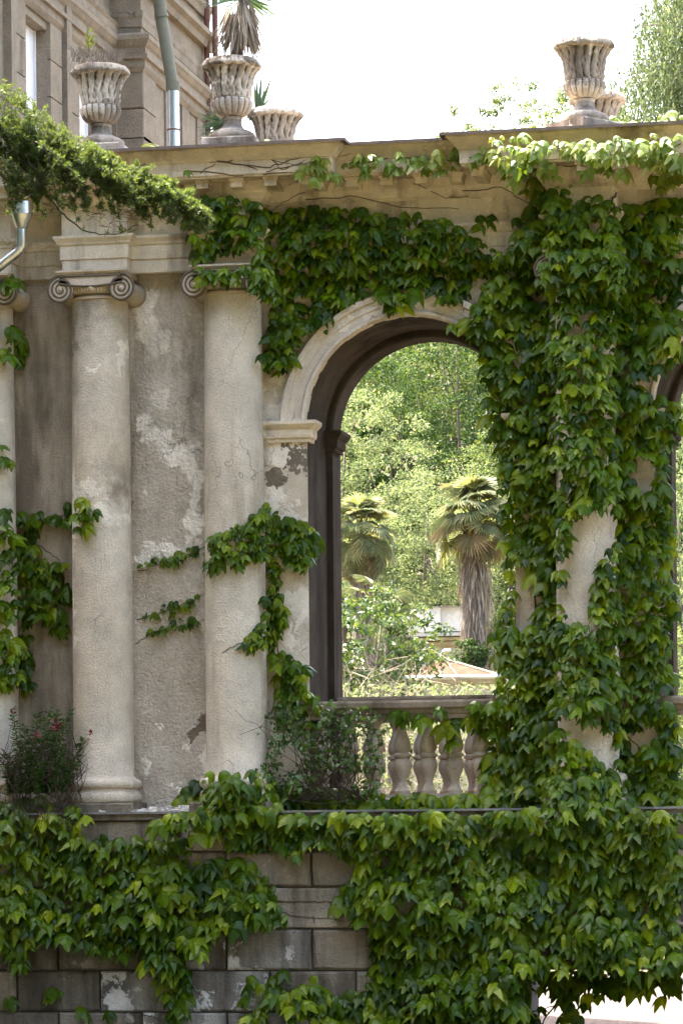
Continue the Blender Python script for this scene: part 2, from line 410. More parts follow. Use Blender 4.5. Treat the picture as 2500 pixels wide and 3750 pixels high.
def spandrel(x0, r):
    xc = x0 + r; n = 40; b = MB(); s = MB()
    fr = []
    for i in range(n + 1):
        a = math.pi - math.pi * i / n
        fr.append((xc + r * math.cos(a), ZS + r * math.sin(a)))
    m_ = n + 1
    base = [(x, y, z) for y in (0, YB) for zz in (0, 1) for x, z in [(x, ZT if zz else z) for x, z in fr]]
    b.add(base, [(i, i + 1, m_ + i + 1, m_ + i) for i in range(n)] + [(2 * m_ + i, 3 * m_ + i, 3 * m_ + i + 1, 2 * m_ + i + 1) for i in range(n)]
          + [(m_ + i, m_ + i + 1, 3 * m_ + i + 1, 3 * m_ + i) for i in range(n)])
    s.add([(x, 0.001, z) for x, z in fr] + [(x, YB - 0.001, z) for x, z in fr], [(i, n + 1 + i, n + 2 + i, i + 1) for i in range(n)])
    b.build('spandrel', m_wall, arc)
    s.build('soffit', m_soffit_shade, arc, smooth=True)
    # inner order at the back of the arch
    q = MB(); r2 = r - 0.055; pr = [(r + 0.01, 0.78), (r2 + 0.015, 0.78), (r2, 0.80), (r2, YB + 0.02), (r + 0.01, YB + 0.02)]
    v = []; N = len(pr)
    for i in range(n + 1):
        a = math.pi - math.pi * i / n
        v += [(xc + rr * math.cos(a), yy, ZS + rr * math.sin(a)) for rr, yy in pr]
    q.add(v, [(i * N + k, i * N + k + 1, (i + 1) * N + k + 1, (i + 1) * N + k) for i in range(n) for k in range(N - 1)])
    q.build('inner_arch', m_soffit_shade, arc, smooth=True, angle=35)
    # archivolt
    q = MB(); pr = [(0.0, 0.03), (0.0, -0.052), (0.012, -0.068), (0.034, -0.068), (0.045, -0.05), (0.05, -0.036), (0.10, -0.04), (0.105, -0.052), (0.155, -0.056), (0.165, -0.078), (0.205, -0.082), (0.215, -0.07), (0.215, 0.02)]
    v = []; N = len(pr); n2 = 64
    for i in range(n2 + 1):
        a = math.pi - math.pi * i / n2
        w = 0.006 * mnoise.noise((math.cos(a) * 6, math.sin(a) * 6, x0))
        v += [(xc + (r + d + w) * math.cos(a), yy + w, ZS + (r + d + w) * math.sin(a)) for d, yy in pr]
    q.add(v, [(i * N + k, i * N + k + 1, (i + 1) * N + k + 1, (i + 1) * N + k) for i in range(n2) for k in range(N - 1)])
    q.build('archivolt', m_archi, arc, smooth=True, angle=30)
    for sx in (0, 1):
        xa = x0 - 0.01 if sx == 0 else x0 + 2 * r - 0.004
        MB().box(xa, xa + 0.014, 0.022, 0.778, ZL, ZS).build('jamb_shade_sheet', m_soffit_shade, arc)  # thin sheet added over the pier side so the reveal carries painted shade
        xa, xb = (x0, x0 + 0.055) if sx == 0 else (x0 + 2 * r - 0.055, x0 + 2 * r)
        MB().box(xa, xb, 0.78, YB + 0.02, ZL, ZS).build('inner_pilaster', m_soffit_shade, arc)
m_archi = stucco('archivolt_plaster', (0.58, 0.51, 0.42), (0.28, 0.235, 0.18), (0.72, 0.66, 0.58), grain=0.006, light_amt=0.52, dark_amt=0.6)
spandrel(XL, RA); spandrel(XP, RA)
ip = [(-0.05, 4.915), (0.028, 4.915), (0.030, 4.945), (0.046, 4.950), (0.052, 4.972), (0.052, 5.020), (0.066, 5.028), (0.088, 5.052), (0.094, 5.060), (0.094, 5.088), (-0.05, 5.092)]
for path in ([(-0.62, 0), (XL, 0), (XL, 0.16)], [(XR, 0.16), (XR, 0), (XP, 0), (XP, 0.16)], [(XP + 2 * RA, 0.16), (XP + 2 * RA, 0), (6.2, 0)]):
    MB().sweep(path, ip).build('impost', m_moulding, arc)
ip2 = [(o, z - 0.0) for o, z in ip]
for path in ([(XL, 0.78), (XL + 0.055, 0.78), (XL + 0.055, YB)], [(XP, 0.78), (XP + 0.055, 0.78), (XP + 0.055, YB)], [(XR - 0.055, YB), (XR - 0.055, 0.78), (XR, 0.78)]):
    MB().sweep(path, ip2).build('impost', m_soffit_shade, arc)

# columns
COLX = [-2.985, -1.985, -0.848, 2.077]
CY = -0.14
def make_column(x, mat):
    prof = []
    for k in range(15):
        q = k / 14; z = 2.165 + q * (6.125 - 2.165)
        r = 0.2525 - 0.017 * max(0, (q - 0.2) / 0.8) ** 1.5
        prof.append((r, z))
    prof = [(0.275, 2.135), (0.262, 2.15)] + prof
    def wob(k, a, z, r): return 1 + 0.006 * mnoise.noise((math.cos(a) * 1.5 + x * 3, math.sin(a) * 1.5, z * 1.8))
    sh = MB().lathe(prof, (x, CY, 0), 56, wob).build('shaft', mat, arc, smooth=True, angle=60)
    bp = [(0.29, 1.935), (0.305, 1.945), (0.313, 1.97), (0.312, 2.0), (0.298, 2.03), (0.285, 2.035), (0.282, 2.055), (0.293, 2.06), (0.310, 2.075), (0.314, 2.10), (0.306, 2.125), (0.285, 2.138), (0.27, 2.14)]
    def ero(k, a, z, r): return 1 - (0.05 if z < 2.03 else 0.012) * max(0, mnoise.noise((math.cos(a) * 3 + x, math.sin(a) * 3, z * 9)) + 0.25)
    bs = MB().lathe(bp, (x, CY, 0), 64, ero).build('base', mat, arc, smooth=True, angle=50)
    MB().box(x - 0.33, x + 0.33, CY - 0.33, 0.02, ZL - 0.01, 1.938, 0.012).build('plinth', m_block, bs)
    # ionic capital
    zc = 6.19; dx = 0.257; yf = CY - 0.285
    cp = MB().lathe([(0.2365, 6.11), (0.25, 6.118), (0.25, 6.135), (0.238, 6.142), (0.238, 6.155), (0.262, 6.165), (0.285, 6.20), (0.285, 6.235)], (x, CY, 0), 48).build('capital', m_capital, arc, smooth=True, angle=40)
    c = MB()
    n = 24; v = []
    for yy, dip in ((yf, 0), (CY + 0.14, 0)):
        for i in range(n + 1):
            q = -1 + 2 * i / n
            v.append((x + q * 0.27, yy, 6.228 - 0.0 - 0.028 * (1 - q * q)))
        for i in range(n + 1):
            q = -1 + 2 * i / n
            v.append((x + q * 0.27, yy, 6.306))
    w = 2 * (n + 1)
    f = []
    for i in range(n):
        f += [(i, i + 1, n + 2 + i, n + 1 + i), (w + i, w + n + 1 + i, w + n + 2 + i, w + i + 1), (i, w + i, w + i + 1, i + 1)]
    c.add(v, f); c.build('cushion', m_capital, cp)
    c = MB().tube([(x - 0.26 + 0.52 * i / 20, yf - 0.004, 6.236 - 0.026 * (1 - (-1 + 2 * i / 20) ** 2)) for i in range(21)], 0.010, 6)
    c.tube([(x - 0.26, yf - 0.003, 6.296), (x + 0.26, yf - 0.003, 6.296)], 0.008, 6)
    c.build('fillet', m_capital, cp, smooth=True)
    for sgn in (-1, 1):
        vx = x + sgn * dx
        prof = [(0.0, yf), (0.098, yf), (0.107, yf + 0.008), (0.107, yf + 0.03), (0.095, yf + 0.06), (0.078, CY), (0.095, CY + 0.09), (0.107, CY + 0.12), (0.107, CY + 0.138)]
        b = MB(); N = 32; vv = []
        for r, yy in prof:
            for i in range(N):
                a = 2 * math.pi * i / N; vv.append((vx + r * math.cos(a), yy, zc + r * math.sin(a)))
        b.add(vv, [(k * N + i, k * N + (i + 1) % N, (k + 1) * N + (i + 1) % N, (k + 1) * N + i) for k in range(len(prof) - 1) for i in range(N)])
        b.build('volute', m_capital, cp, smooth=True, angle=40)
        sp = []; rr = []
        for i in range(90):
            q = i / 89; a = math.pi / 2 + sgn * -1 * (-q) * 2 * math.pi * 2.9
            a = math.pi / 2 - sgn * q * 2 * math.pi * 2.9
            rad = 0.099 * (1 - q) ** 1.05 + 0.018
            sp.append((vx + rad * math.cos(a), yf - 0.002, zc + rad * math.sin(a) )); rr.append(0.0115 - 0.005 * q)
        b = MB().tube(sp, rr, 6)
        b.lathe([(0.001, -0.02), (0.014, -0.012), (0.018, 0), (0.014, 0.012), (0.001, 0.02)], (vx, yf, zc), 10)
        b.build('spiral', m_capital, cp, smooth=True)
    e = MB()
    for i in range(-2, 3):
        a = -math.pi / 2 + i * 0.30
        cx, cy = x + 0.275 * math.cos(a), CY + 0.275 * math.sin(a)
        rx = 0.026 if i % 2 == 0 else 0.012
        e.lathe([(0.001, -0.034), (rx * 0.7, -0.024), (rx, 0), (rx * 0.8, 0.022), (0.001, 0.03)], (cx, cy, 6.195), 10)
        for d in (-0.1, 0.1):
            cx, cy = x + 0.28 * math.cos(a + d), CY + 0.28 * math.sin(a + d)
            e.lathe([(0.001, -0.03), (0.006, -0.02), (0.008, 0), (0.006, 0.02), (0.001, 0.026)], (cx, cy, 6.195), 6)
    e.build('egg_and_dart', m_capital, cp, smooth=True)
    ab = MB().sweep([(x - 0.27, 0), (x - 0.27, CY - 0.27), (x + 0.27, CY - 0.27), (x + 0.27, 0)][::1], [(-0.2, 6.307), (0.0, 6.307), (0.012, 6.318), (0.022, 6.330), (0.028, 6.332), (0.028, 6.348), (-0.2, 6.35)])
    ab.build('abacus', m_capital, cp)
for i, x in enumerate(COLX): make_column(x, m_column_worn if i == 1 else m_column)

# entablature
BY = -0.275
HB = 0.258
def epath():
    p = [(-4.6, -0.03)]
    for x, yl, yr in ((COLX[0], -0.03, -0.03), (COLX[1], -0.03, -0.15), (COLX[2], -0.15, -0.05), (COLX[3], -0.05, -0.05)):
        p += [(x - HB, yl), (x - HB, BY), (x + HB, BY), (x + HB, yr)]
    return p + [(6.2, -0.05)]
EP = epath()
MB().sweep(EP, [(-0.05, 6.345), (0.018, 6.345), (0.020, 6.352), (0.020, 6.452), (0.034, 6.458), (0.036, 6.570), (0.050, 6.578), (0.056, 6.595), (0.078, 6.622), (0.082, 6.630), (0.082, 6.648), (-0.05, 6.655)]).build('architrave', m_moulding, arc)
MB().sweep(EP, [(-0.05, 6.65), (0.022, 6.652), (0.022, 6.862), (-0.05, 6.865)]).build('frieze', m_moulding, arc)
MB().sweep(EP, [(-0.05, 6.862), (0.034, 6.862), (0.036, 6.880), (0.052, 6.890), (0.064, 6.915), (0.088, 6.940), (0.090, 6.952), (0.090, 7.035), (-0.05, 7.035)]).build('bed_moulding', m_moulding, arc)
xc1 = P(1078, 560, -0.6)[0]; xc2 = P(1815, 560, -0.6)[0]; xc3 = P(2440, 520, -0.6)[0]
CP = [(-4.6, -0.28), (xc1, -0.28), (xc1, -0.08), (xc2, -0.08), (xc2, -0.28), (xc3, -0.28), (xc3, -0.08), (6.2, -0.08)]
MB().sweep(CP, [(-0.12, 7.030), (0.285, 7.028), (0.285, 7.045), (0.300, 7.046), (0.302, 7.150), (0.318, 7.158), (0.326, 7.172), (0.352, 7.200), (0.385, 7.235), (0.395, 7.243), (0.395, 7.262), (-0.12, 7.266)]).build('cornice', m_cornice, arc)
MB().sweep(CP, [(-0.10, 7.268), (0.435, 7.266), (0.437, 7.250), (0.442, 7.250), (0.443, 7.274), (-0.10, 7.280)]).build('flashing', m_flash, arc)
mod = None
def modillions(x0, x1, ybase, ybed):
    n = int((x1 - x0) / 0.285)
    for i in range(n + 1):
        x = x0 + 0.07 + i * 0.285
        if x > x1 - 0.04: break
        by = ybed
        for cx in COLX:
            if abs(x - cx) < HB + 0.09: by = BY - 0.085
        yf = ybase - 0.25
        b = MB().sweep([(x - 0.050, by + 0.02), (x - 0.050, yf + 0.02), (x + 0.050, yf + 0.02), (x + 0.050, by + 0.02)], [(-0.04, 6.955), (-0.004, 6.955), (0.0, 6.960), (0.0, 7.000), (0.010, 7.006), (0.014, 7.027), (-0.04, 7.027)])
        b.box(x - 0.04, x + 0.04, yf + 0.05, by + 0.02, 6.957, 7.02)
        b.build('modillion', m_cornice, arc)
modillions(-4.5, xc1 + 0.2, -0.28, -0.235); modillions(xc1 + 0.06, xc2 - 0.30, -0.08, -0.135); modillions(xc2 - 0.24, xc3 + 0.25, -0.28, -0.135); modillions(xc3 + 0.1, 6.1, -0.08, -0.135)
# rough coping stones standing behind the flashing
x = P(1100, 500, 0.35)[0]
r = random.Random(3)
while x < 6:
    w = r.uniform(0.16, 0.52); h = r.uniform(0.085, 0.12)
    z0 = 7.264
    yj = r.uniform(-0.03, 0.03)
    v = []
    for (dx_, dy_, dz_) in [(0, 0, 0), (1, 0, 0), (1, 1, 0), (0, 1, 0), (0, 0, 1), (1, 0, 1), (1, 1, 1), (0, 1, 1)]:
        v.append((x + dx_ * (w - 0.008), 0.12 + yj + dy_ * 0.5, z0 + dz_ * (h + r.uniform(-0.012, 0.012))))
    MB().add(v, [(0, 3, 2, 1), (4, 5, 6, 7), (0, 1, 5, 4), (1, 2, 6, 5), (2, 3, 7, 6), (3, 0, 4, 7)]).build('coping_stone', m_parapet, arc)
    x += w
x = -4.5
while x < xc1 - 0.1:
    w = r.uniform(0.3, 0.6)
    MB().box(x, x + w - 0.008, 0.1, 0.6, 7.264, 7.30 + r.uniform(0, 0.03), 0.01).build('coping_stone', m_parapet, arc)
    x += w

# ------------------------------------------------------------------ lower wall of blocks
WY = -0.50
bw = thing('block_wall', (0, -0.5, 0), 'lower terrace wall of large dark stone blocks with a thin metal ledge strip', 'wall')
MB().box(-4.6, 1.50, WY + 0.05, 0.9, -0.1, 1.79).build('core', m_joint, bw)
MB().box(1.50, 6.2, WY + 0.05, 1.2, 0.80, 1.79).build('core', m_joint, bw)
MB().box(4.6, 6.2, WY + 0.05, 1.2, -0.1, 0.80).build('core', m_joint, bw)
MB().box(-4.6, 6.2, WY - 0.035, 1.2, 1.792, ZL, 0.006).build('ledge', m_block, bw)
MB().box(-4.6, 6.2, WY - 0.062, WY + 0.12, 1.845, 1.862).build('metal_strip', m_zinc_edge, bw)
rows = [(1.535, 1.785, 0.2), (1.24, 1.527, 0.0), (0.90, 1.232, 0.36), (0.56, 0.892, 0.0), (0.22, 0.552, 0.36), (-0.12, 0.212, 0.0)]
r = random.Random(5)
jx = P(1145, 3600, WY)[0]
for k, (z0, z1, sh) in enumerate(rows):
    wd = 0.715 if k else 1.43
    x = jx + sh - wd * math.ceil((4.6 + jx) / wd)
    while x < 6.1:
        a, c = max(x, -4.6), min(x + wd - 0.014, 6.2)
        if z1 < 0.81 and c > 1.50:
            if a < 1.46: c = 1.497
            elif x < 4.6: x += wd; continue
        if c - a > 0.05:
            pv = r.uniform(-0.006, 0.006)
            uu, vv = proj((0.5 * (a + c), WY, 0.5 * (z0 + z1)))
            pale = (400 < uu < 1060 and vv > 3400)
            mbk = MB().box(a, c, WY + pv, WY + 0.07, z0 + 0.002, z1 - 0.002, 0.017 if k else 0.006)
            for _i in (8, 9, 10, 11): mbk.v[_i] = tuple(c_ + r.uniform(-0.006, 0.006) for c_ in mbk.v[_i])
            mbk.build('block', m_block_pale if pale else m_block, bw)
        x += wd

# ------------------------------------------------------------------ balustrades
def bal_profile():
    return [(0.062, 0.0), (0.064, 0.03), (0.050, 0.045), (0.036, 0.08), (0.034, 0.105), (0.046, 0.15), (0.068, 0.20), (0.077, 0.24), (0.072, 0.275), (0.056, 0.295), (0.058, 0.302), (0.074, 0.31), (0.076, 0.328), (0.058, 0.338), (0.054, 0.345),
            (0.070, 0.37), (0.073, 0.40), (0.062, 0.45), (0.040, 0.505), (0.032, 0.54), (0.034, 0.57), (0.052, 0.59), (0.056, 0.625)]
balmesh = None
def balustrade(x0, x1, y, rail_top, mat, label, first):
    global balmesh
    bl = thing('balustrade', ((x0 + x1) / 2, y, ZL), label, 'balustrade')
    zb = ZL + 0.135
    MB().sweep([(x0, y - 0.10), (x1, y - 0.10)], [(-0.2, ZL + 0.002), (0.02, ZL + 0.002), (0.02, ZL + 0.09), (0.0, ZL + 0.105), (0.0, zb), (-0.2, zb)]).build('plinth', mat, bl)
    zr = zb + 0.622
    MB().sweep([(x0 - 0.02 * first, y - 0.09), (x1 + 0.02 * first, y - 0.09)], [(-0.18, zr), (0.0, zr), (0.004, zr + 0.03), (0.02, zr + 0.045), (0.03, zr + 0.075), (0.055, zr + 0.09), (0.06, rail_top - 0.02), (0.05, rail_top), (-0.21, rail_top), (-0.22, zr + 0.09), (-0.18, zr)]).build('rail', m_rail, bl)
    u0 = P(1180, 2800, 0.0)[0] if x0 < 1 else x0 + 0.10
    x = u0
    while x < x1 - 0.04:
        if balmesh is None:
            def crk(k, a, z, r_): return 1 + 0.02 * mnoise.noise((math.cos(a) * 2, math.sin(a) * 2, z * 14))
            o = MB().lathe(bal_profile(), (0, 0, 0), 24, crk).build('baluster', m_baluster, None, smooth=True, angle=45)
            balmesh = o.data
        else:
            o = bpy.data.objects.new('baluster', balmesh); COL.objects.link(o)
        o.parent = bl; o.location = (x - (x0 + x1) / 2, 0, zb - ZL - 0.001); o.rotation_euler.z = random.uniform(0, 6)
        x += 0.2185
balustrade(XL, XR, 0.10, 2.762, m_baluster, 'stone balustrade with bulbous balusters in front of the open archway', 1)
balustrade(XL + 0.06, XR - 0.06, 1.0, 2.83, m_baluster, 'rear balustrade in shade behind the front row of balusters', 0)
balustrade(XP, XP + 2 * RA, 0.10, 2.762, m_baluster, 'stone balustrade cut by the picture edge beyond the ivy pier', 1)

# ------------------------------------------------------------------ house behind the arcade
YF = 4.0
xa = P(402, 60, YF)[0]; xb = P(516, 60, YF)[0]
yb_end = y_on_x(752, 100, xb)
HS = thing('house', (xa - 3, YF, 0), 'beige rendered house with moulded bands and shuttered windows above the arcade', 'house')
def ya(u, v=150): return y_on_x(u, v, xa)
ytop = 14.5
w1a, w1b = ya(82), ya(172)
w2a, w2b = ya(277), ya(277) + (w1b - w1a)
zw = P(82, 39, w1a)[2]            # window head
zw0 = zw - 2.6
for y0, y1 in ((0.2, w1a), (w1b, w2a), (w2b, YF + 0.02)):
    MB().box(xa - 6, xa, y0, y1, 0, ytop).build('wall', m_house, HS)
for y0, y1 in ((w1a, w1b), (w2a, w2b)):
    MB().box(xa - 6, xa, y0, y1, zw, ytop).build('wall', m_house, HS)
    MB().box(xa - 6, xa, y0, y1, 0, zw0).build('wall', m_house, HS)
MB().box(xa - 6, xb, YF, yb_end, 0, ytop).build('bay', m_house, HS)
m_white = plain('white_shutter_paint', (0.80, 0.78, 0.76), 0.5, 0.06, 4, bump=0.0005)
for y0, y1 in ((w1a, w1b), (w2a, w2b)):
    wdw = MB().box(xa - 0.16, xa - 0.115, y0, y1, zw0, zw).build('window', m_white, HS)
    MB().box(xa - 0.113, xa - 0.10, y0, y0 + 0.03, zw0, zw).build('frame', m_white, wdw)
    MB().box(xa - 0.113, xa - 0.10, y1 - 0.03, y1, zw0, zw).build('frame', m_white, wdw)
    # jointed surround blocks on either side, a plain lintel above
    wj = 0.36
    for s0, s1 in ((y0 - wj, y0 - 0.001), (y1 + 0.001, y1 + wj)):
        z = zw0; k = 0
        while z < zw + 0.0:
            h = 0.335
            z1 = min(z + h - 0.012, zw + 0.10)
            MB().box(xa - 0.002, xa + 0.035, s0, s1, z, z1).build('surround_block', m_house, HS)
            z += h
    MB().box(xa - 0.002, xa + 0.036, y0 - wj, y1 + wj, zw + 0.12, zw + 0.36).build('lintel', m_house, HS)
for y0, y1 in ((w1a - 0.56, w1a - 0.41), (w1b + 0.40, w1b + 0.56), (w2b + 0.38, YF - 0.01)):
    if y1 - y0 > 0.02: MB().box(xa - 0.002, xa + 0.075, y0, y1, zw0, zw + 0.40).build('outer_frame', m_house, HS)
MB().sweep([(xa, 0.21), (xa, YF)], [(-0.01, zw + 0.402), (0.075, zw + 0.402), (0.09, zw + 0.44), (0.09, zw + 0.50), (0.11, zw + 0.53), (-0.01, zw + 0.53)]).build('hood', m_house, HS)
HP = [(xa, 0.21), (xa, YF), (xb, YF), (xb, yb_end + 0.1)]
def zb_(v, u=470): return P(u, v, YF)[2]
z1, z2, z3, z4, z5 = zb_(129), zb_(158), zb_(172), zb_(216), zb_(268)
MB().sweep(HP, [(-0.02, z5), (0.02, z5), (0.04, z5 + 0.03), (0.05, z5 + 0.05), (0.05, z4 - 0.02), (0.08, z4 - 0.012), (0.08, z4 + 0.025), (0.055, z4 + 0.03), (0.055, z3 - 0.02), (0.075, z3), (0.095, z2), (0.105, z2 + 0.012), (0.105, z1 - 0.02), (0.085, z1), (-0.02, z1 + 0.02)]).build('string_course', m_house, HS)
for vv, pr in ((-68, 0.12), (62, 0.025), (-190, 0.06)):
    zz = zb_(vv)
    MB().sweep(HP, [(-0.02, zz - 0.10), (pr * 0.5, zz - 0.10), (pr * 0.6, zz - 0.03), (pr, zz), (pr, zz + 0.05), (-0.02, zz + 0.07)]).build('string_course', m_house, HS)
for vv in (400, 500):
    zz = zb_(vv)
    MB().box(xa + 0.04, xb + 0.028, YF - 0.028, YF + 0.45, zz - 0.30, zz - 0.008, 0.01).build('quoin', m_house, HS)
zz = zb_(400)
MB().box(xa + 0.04, xb + 0.028, YF - 0.028, YF + 0.45, zz + 0.004, z5 - 0.004, 0.01).build('quoin', m_house, HS)
for uu in (600, 660, 715):
    yy = y_on_x(uu, 300, xb)
    MB().box(xb - 0.01, xb + 0.02, yy, yy + 0.28, 3, z5 - 0.002).build('pilaster_strip', m_house, HS)

# ------------------------------------------------------------------ rain pipes
def pipe(name, label, pts, rad, mats, bands, cat='pipe'):
    o = thing(name, pts[-1], label, cat)
    for i in range(len(pts) - 1):
        MB().tube([pts[i], pts[i + 1]], rad * (1.0 if i % 2 == 0 else 0.985), 18).build('section', mats[i % len(mats)], o, smooth=True, angle=50)
    for p, q, rr in bands:
        MB().tube([p, q], rr, 18).build('collar', mats[0] if rr > rad * 1.12 else m_rust, o, smooth=True, angle=50)
    return o
yp = 2.2
pts = [P(575, -70, yp), P(590, 60, yp), P(632, 306, yp), P(634, 332, yp), P(636, 600, yp)]
prad = 23 * 0.00243
pipe('downpipe', 'zinc downpipe with a painted upper elbow beside the house corner', pts, prad, [m_zinc_painted, m_zinc_painted, m_zinc_painted, m_zinc],
     [(P(633, 300, yp), P(634, 334, yp), prad * 1.14), (P(590, 52, yp), P(593, 66, yp), prad * 1.13), (P(635.5, 474, yp), P(635.6, 479, yp), prad * 1.09)])
yp = yb_end - 0.15
for u0, nm in ((759, 'thin rust brown pipe at the house edge, nearer the zinc downpipe'), (789, 'thin rust brown pipe right behind the spiky plant in the urn')):
    pts = [P(u0 - 4, -80, yp), P(u0, 200, yp), P(u0 + 5, 620, yp)]
    pipe('rusty_pipe', nm, pts, 11.5 * 0.0026, [m_rust, m_rust], [])
# funnel head at the far side
yq = -0.55
fh = thing('rain_funnel', P(78, 900, yq), 'zinc rain funnel with bent outlet pipe below the cedar branch', 'funnel')
s = 0.00221
b = MB(); c0 = P(78, 838, yq)
b.lathe([(20 * s, 0), (22 * s, 0.005), (43 * s, 52 * s), (45 * s, 53 * s), (45 * s, 98 * s), (47 * s, 100 * s), (42 * s, 100 * s), (41 * s, 60 * s)], c0, 28)
b.build('funnel', m_zinc, fh, smooth=True, angle=40)
MB().tube([P(78, 840, yq), P(79, 900, yq), P(70, 918, yq)], 20 * s, 18).build('outlet', m_zinc, fh, smooth=True, angle=40)
MB().tube([P(80, 903, yq), P(66, 922, yq), P(-20, 990, yq)], 19 * s, 18).build('elbow', m_zinc, fh, smooth=True, angle=40)

# ------------------------------------------------------------------ urns
UP = [(0.0, 0.086), (0.188, 0.086), (0.197, 0.10), (0.199, 0.12), (0.192, 0.137), (0.172, 0.143), (0.168, 0.152), (0.150, 0.160), (0.120, 0.172), (0.092, 0.192), (0.080, 0.22), (0.076, 0.25), (0.084, 0.262), (0.086, 0.272), (0.078, 0.28)]
UB = [(0.078, 0.28), (0.105, 0.287), (0.128, 0.300), (0.148, 0.322), (0.163, 0.350), (0.171, 0.378), (0.172, 0.398), (0.166, 0.416), (0.150, 0.424), (0.154, 0.430), (0.158, 0.44), (0.160, 0.46), (0.162, 0.49), (0.165, 0.52), (0.169, 0.55), (0.174, 0.58), (0.181, 0.61), (0.192, 0.64), (0.206, 0.662), (0.222, 0.678)]
UR = [(0.222, 0.676), (0.236, 0.682), (0.243, 0.692), (0.243, 0.702), (0.236, 0.715), (0.226, 0.735), (0.214, 0.748), (0.198, 0.752), (0.186, 0.745), (0.176, 0.70), (0.0, 0.69)]
def make_urn(name, loc, label, plinth=True):
    u = thing(name, loc, label, 'urn', 'stone urns on the cornice')
    L = np.array(loc)
    def wear(k, a, z, r): return 1 + 0.014 * mnoise.noise((math.cos(a) * 4, math.sin(a) * 4, z * 22))
    MB().lathe(UP, loc, 64, wear).build('foot', m_urn, u, smooth=True, angle=45)
    def bowl(k, a, z, r):
        m = 1 + 0.012 * mnoise.noise((math.cos(a) * 6, math.sin(a) * 6, z * 30))
        if z < 0.42:
            q = abs(math.sin(a * 9)); m *= 0.86 + 0.145 * q ** 0.55
        elif z > 0.43:
            t_ = (z - 0.43) / 0.25
            lf = abs(math.sin(a * 8 + 0.5 * math.sin(t_ * 5))); sub = abs(math.sin(a * 24 + t_ * 9 * (1 if math.sin(a * 8) > 0 else -1)))
            m *= 0.93 + 0.075 * lf ** 1.2 * (0.6 + 0.8 * t_) + 0.03 * sub * lf + 0.075 * mnoise.noise((math.cos(a) * 9, math.sin(a) * 9, z * 26))
        return m
    fine = []
    for (r0, zz0), (r1, zz1) in zip(UB, UB[1:]):
        for q in (0, 0.5): fine.append((r0 + (r1 - r0) * q, zz0 + (zz1 - zz0) * q))
    fine.append(UB[-1])
    MB().lathe(fine, loc, 128, bowl).build('bowl', m_urn, u, smooth=True, angle=75)
    def rim(k, a, z, r):
        return (1 + 0.06 * abs(math.sin(a * 14)) - 0.04 + 0.06 * mnoise.noise((math.cos(a) * 7, math.sin(a) * 7, z * 30 + 5))) if r > 0.2 else 1
    MB().lathe(UR, loc, 128, rim).build('rim', m_urn, u, smooth=True, angle=75)
    if plinth:
        x, y, z = loc; h = 0.218
        MB().box(x - h, x + h, y - h, y + h, z, z + 0.087, 0.012).build('plinth', m_urn, u)
    return u
UY = -0.34
UZ = 7.281
def lx(u, v, y): return P(u, v, y)[0]
urn1 = make_urn('urn', (lx(370, 500, UY), UY, UZ), 'grey stone urn with dry grass and a green sprig, above the left column')
urn2 = copy_tree(urn1); urn2.location = (lx(851, 500, UY), UY, UZ); urn2.rotation_euler.z = 0.05
urn2['label'] = 'grey stone urn holding a spiky plant with a dry leaf skirt'
urn3 = copy_tree(urn1); urn3.location = (lx(2139, 450, UY), UY, UZ); urn3.rotation_euler.z = 0.9; urn3['label'] = 'pale stone urn with a tall dry stalk on the ivy end of the cornice'
urn4 = make_urn('urn', (lx(1008, 450, 1.35), 1.35, 7.262), 'lower stone urn behind the cornice with strap leaved plants', False)
urn5 = copy_tree(urn4); urn5.location = (lx(2186, 420, 1.35), 1.35, 7.262); urn5['label'] = 'stone urn half hidden behind the urn with the tall dry stalk'
for o, zoff in ((urn4, P(1008, 402, 1.35)[2]), (urn5, P(2186, 345, 1.35)[2])):
    o.location.z = zoff - 0.752

# ------------------------------------------------------------------ ivy
bpy.context.view_layer.update()
bv, bf = [], []
def collect(o):
    if o.type == 'MESH':
        mw = o.matrix_world; base = len(bv)
        bv.extend([mw @ v.co for v in o.data.vertices]); bf.extend([tuple(base + i for i in p.vertices) for p in o.data.polygons])
    for ch in o.children: collect(ch)
for o in list(COL.objects):
    if o.parent is None and (o.name.startswith('arcade') or o.name.startswith('block_wall') or o.name.startswith('balustrade')):
        collect(o)
BVH = BVHTree.FromPolygons(bv, bf)
def surf_y(x, z, lim=0.35):
    h = BVH.ray_cast(Vector((x, -4, z)), Vector((0, 1, 0)), 10)
    return h[0].y if h[0] is not None and h[0].y < lim else None

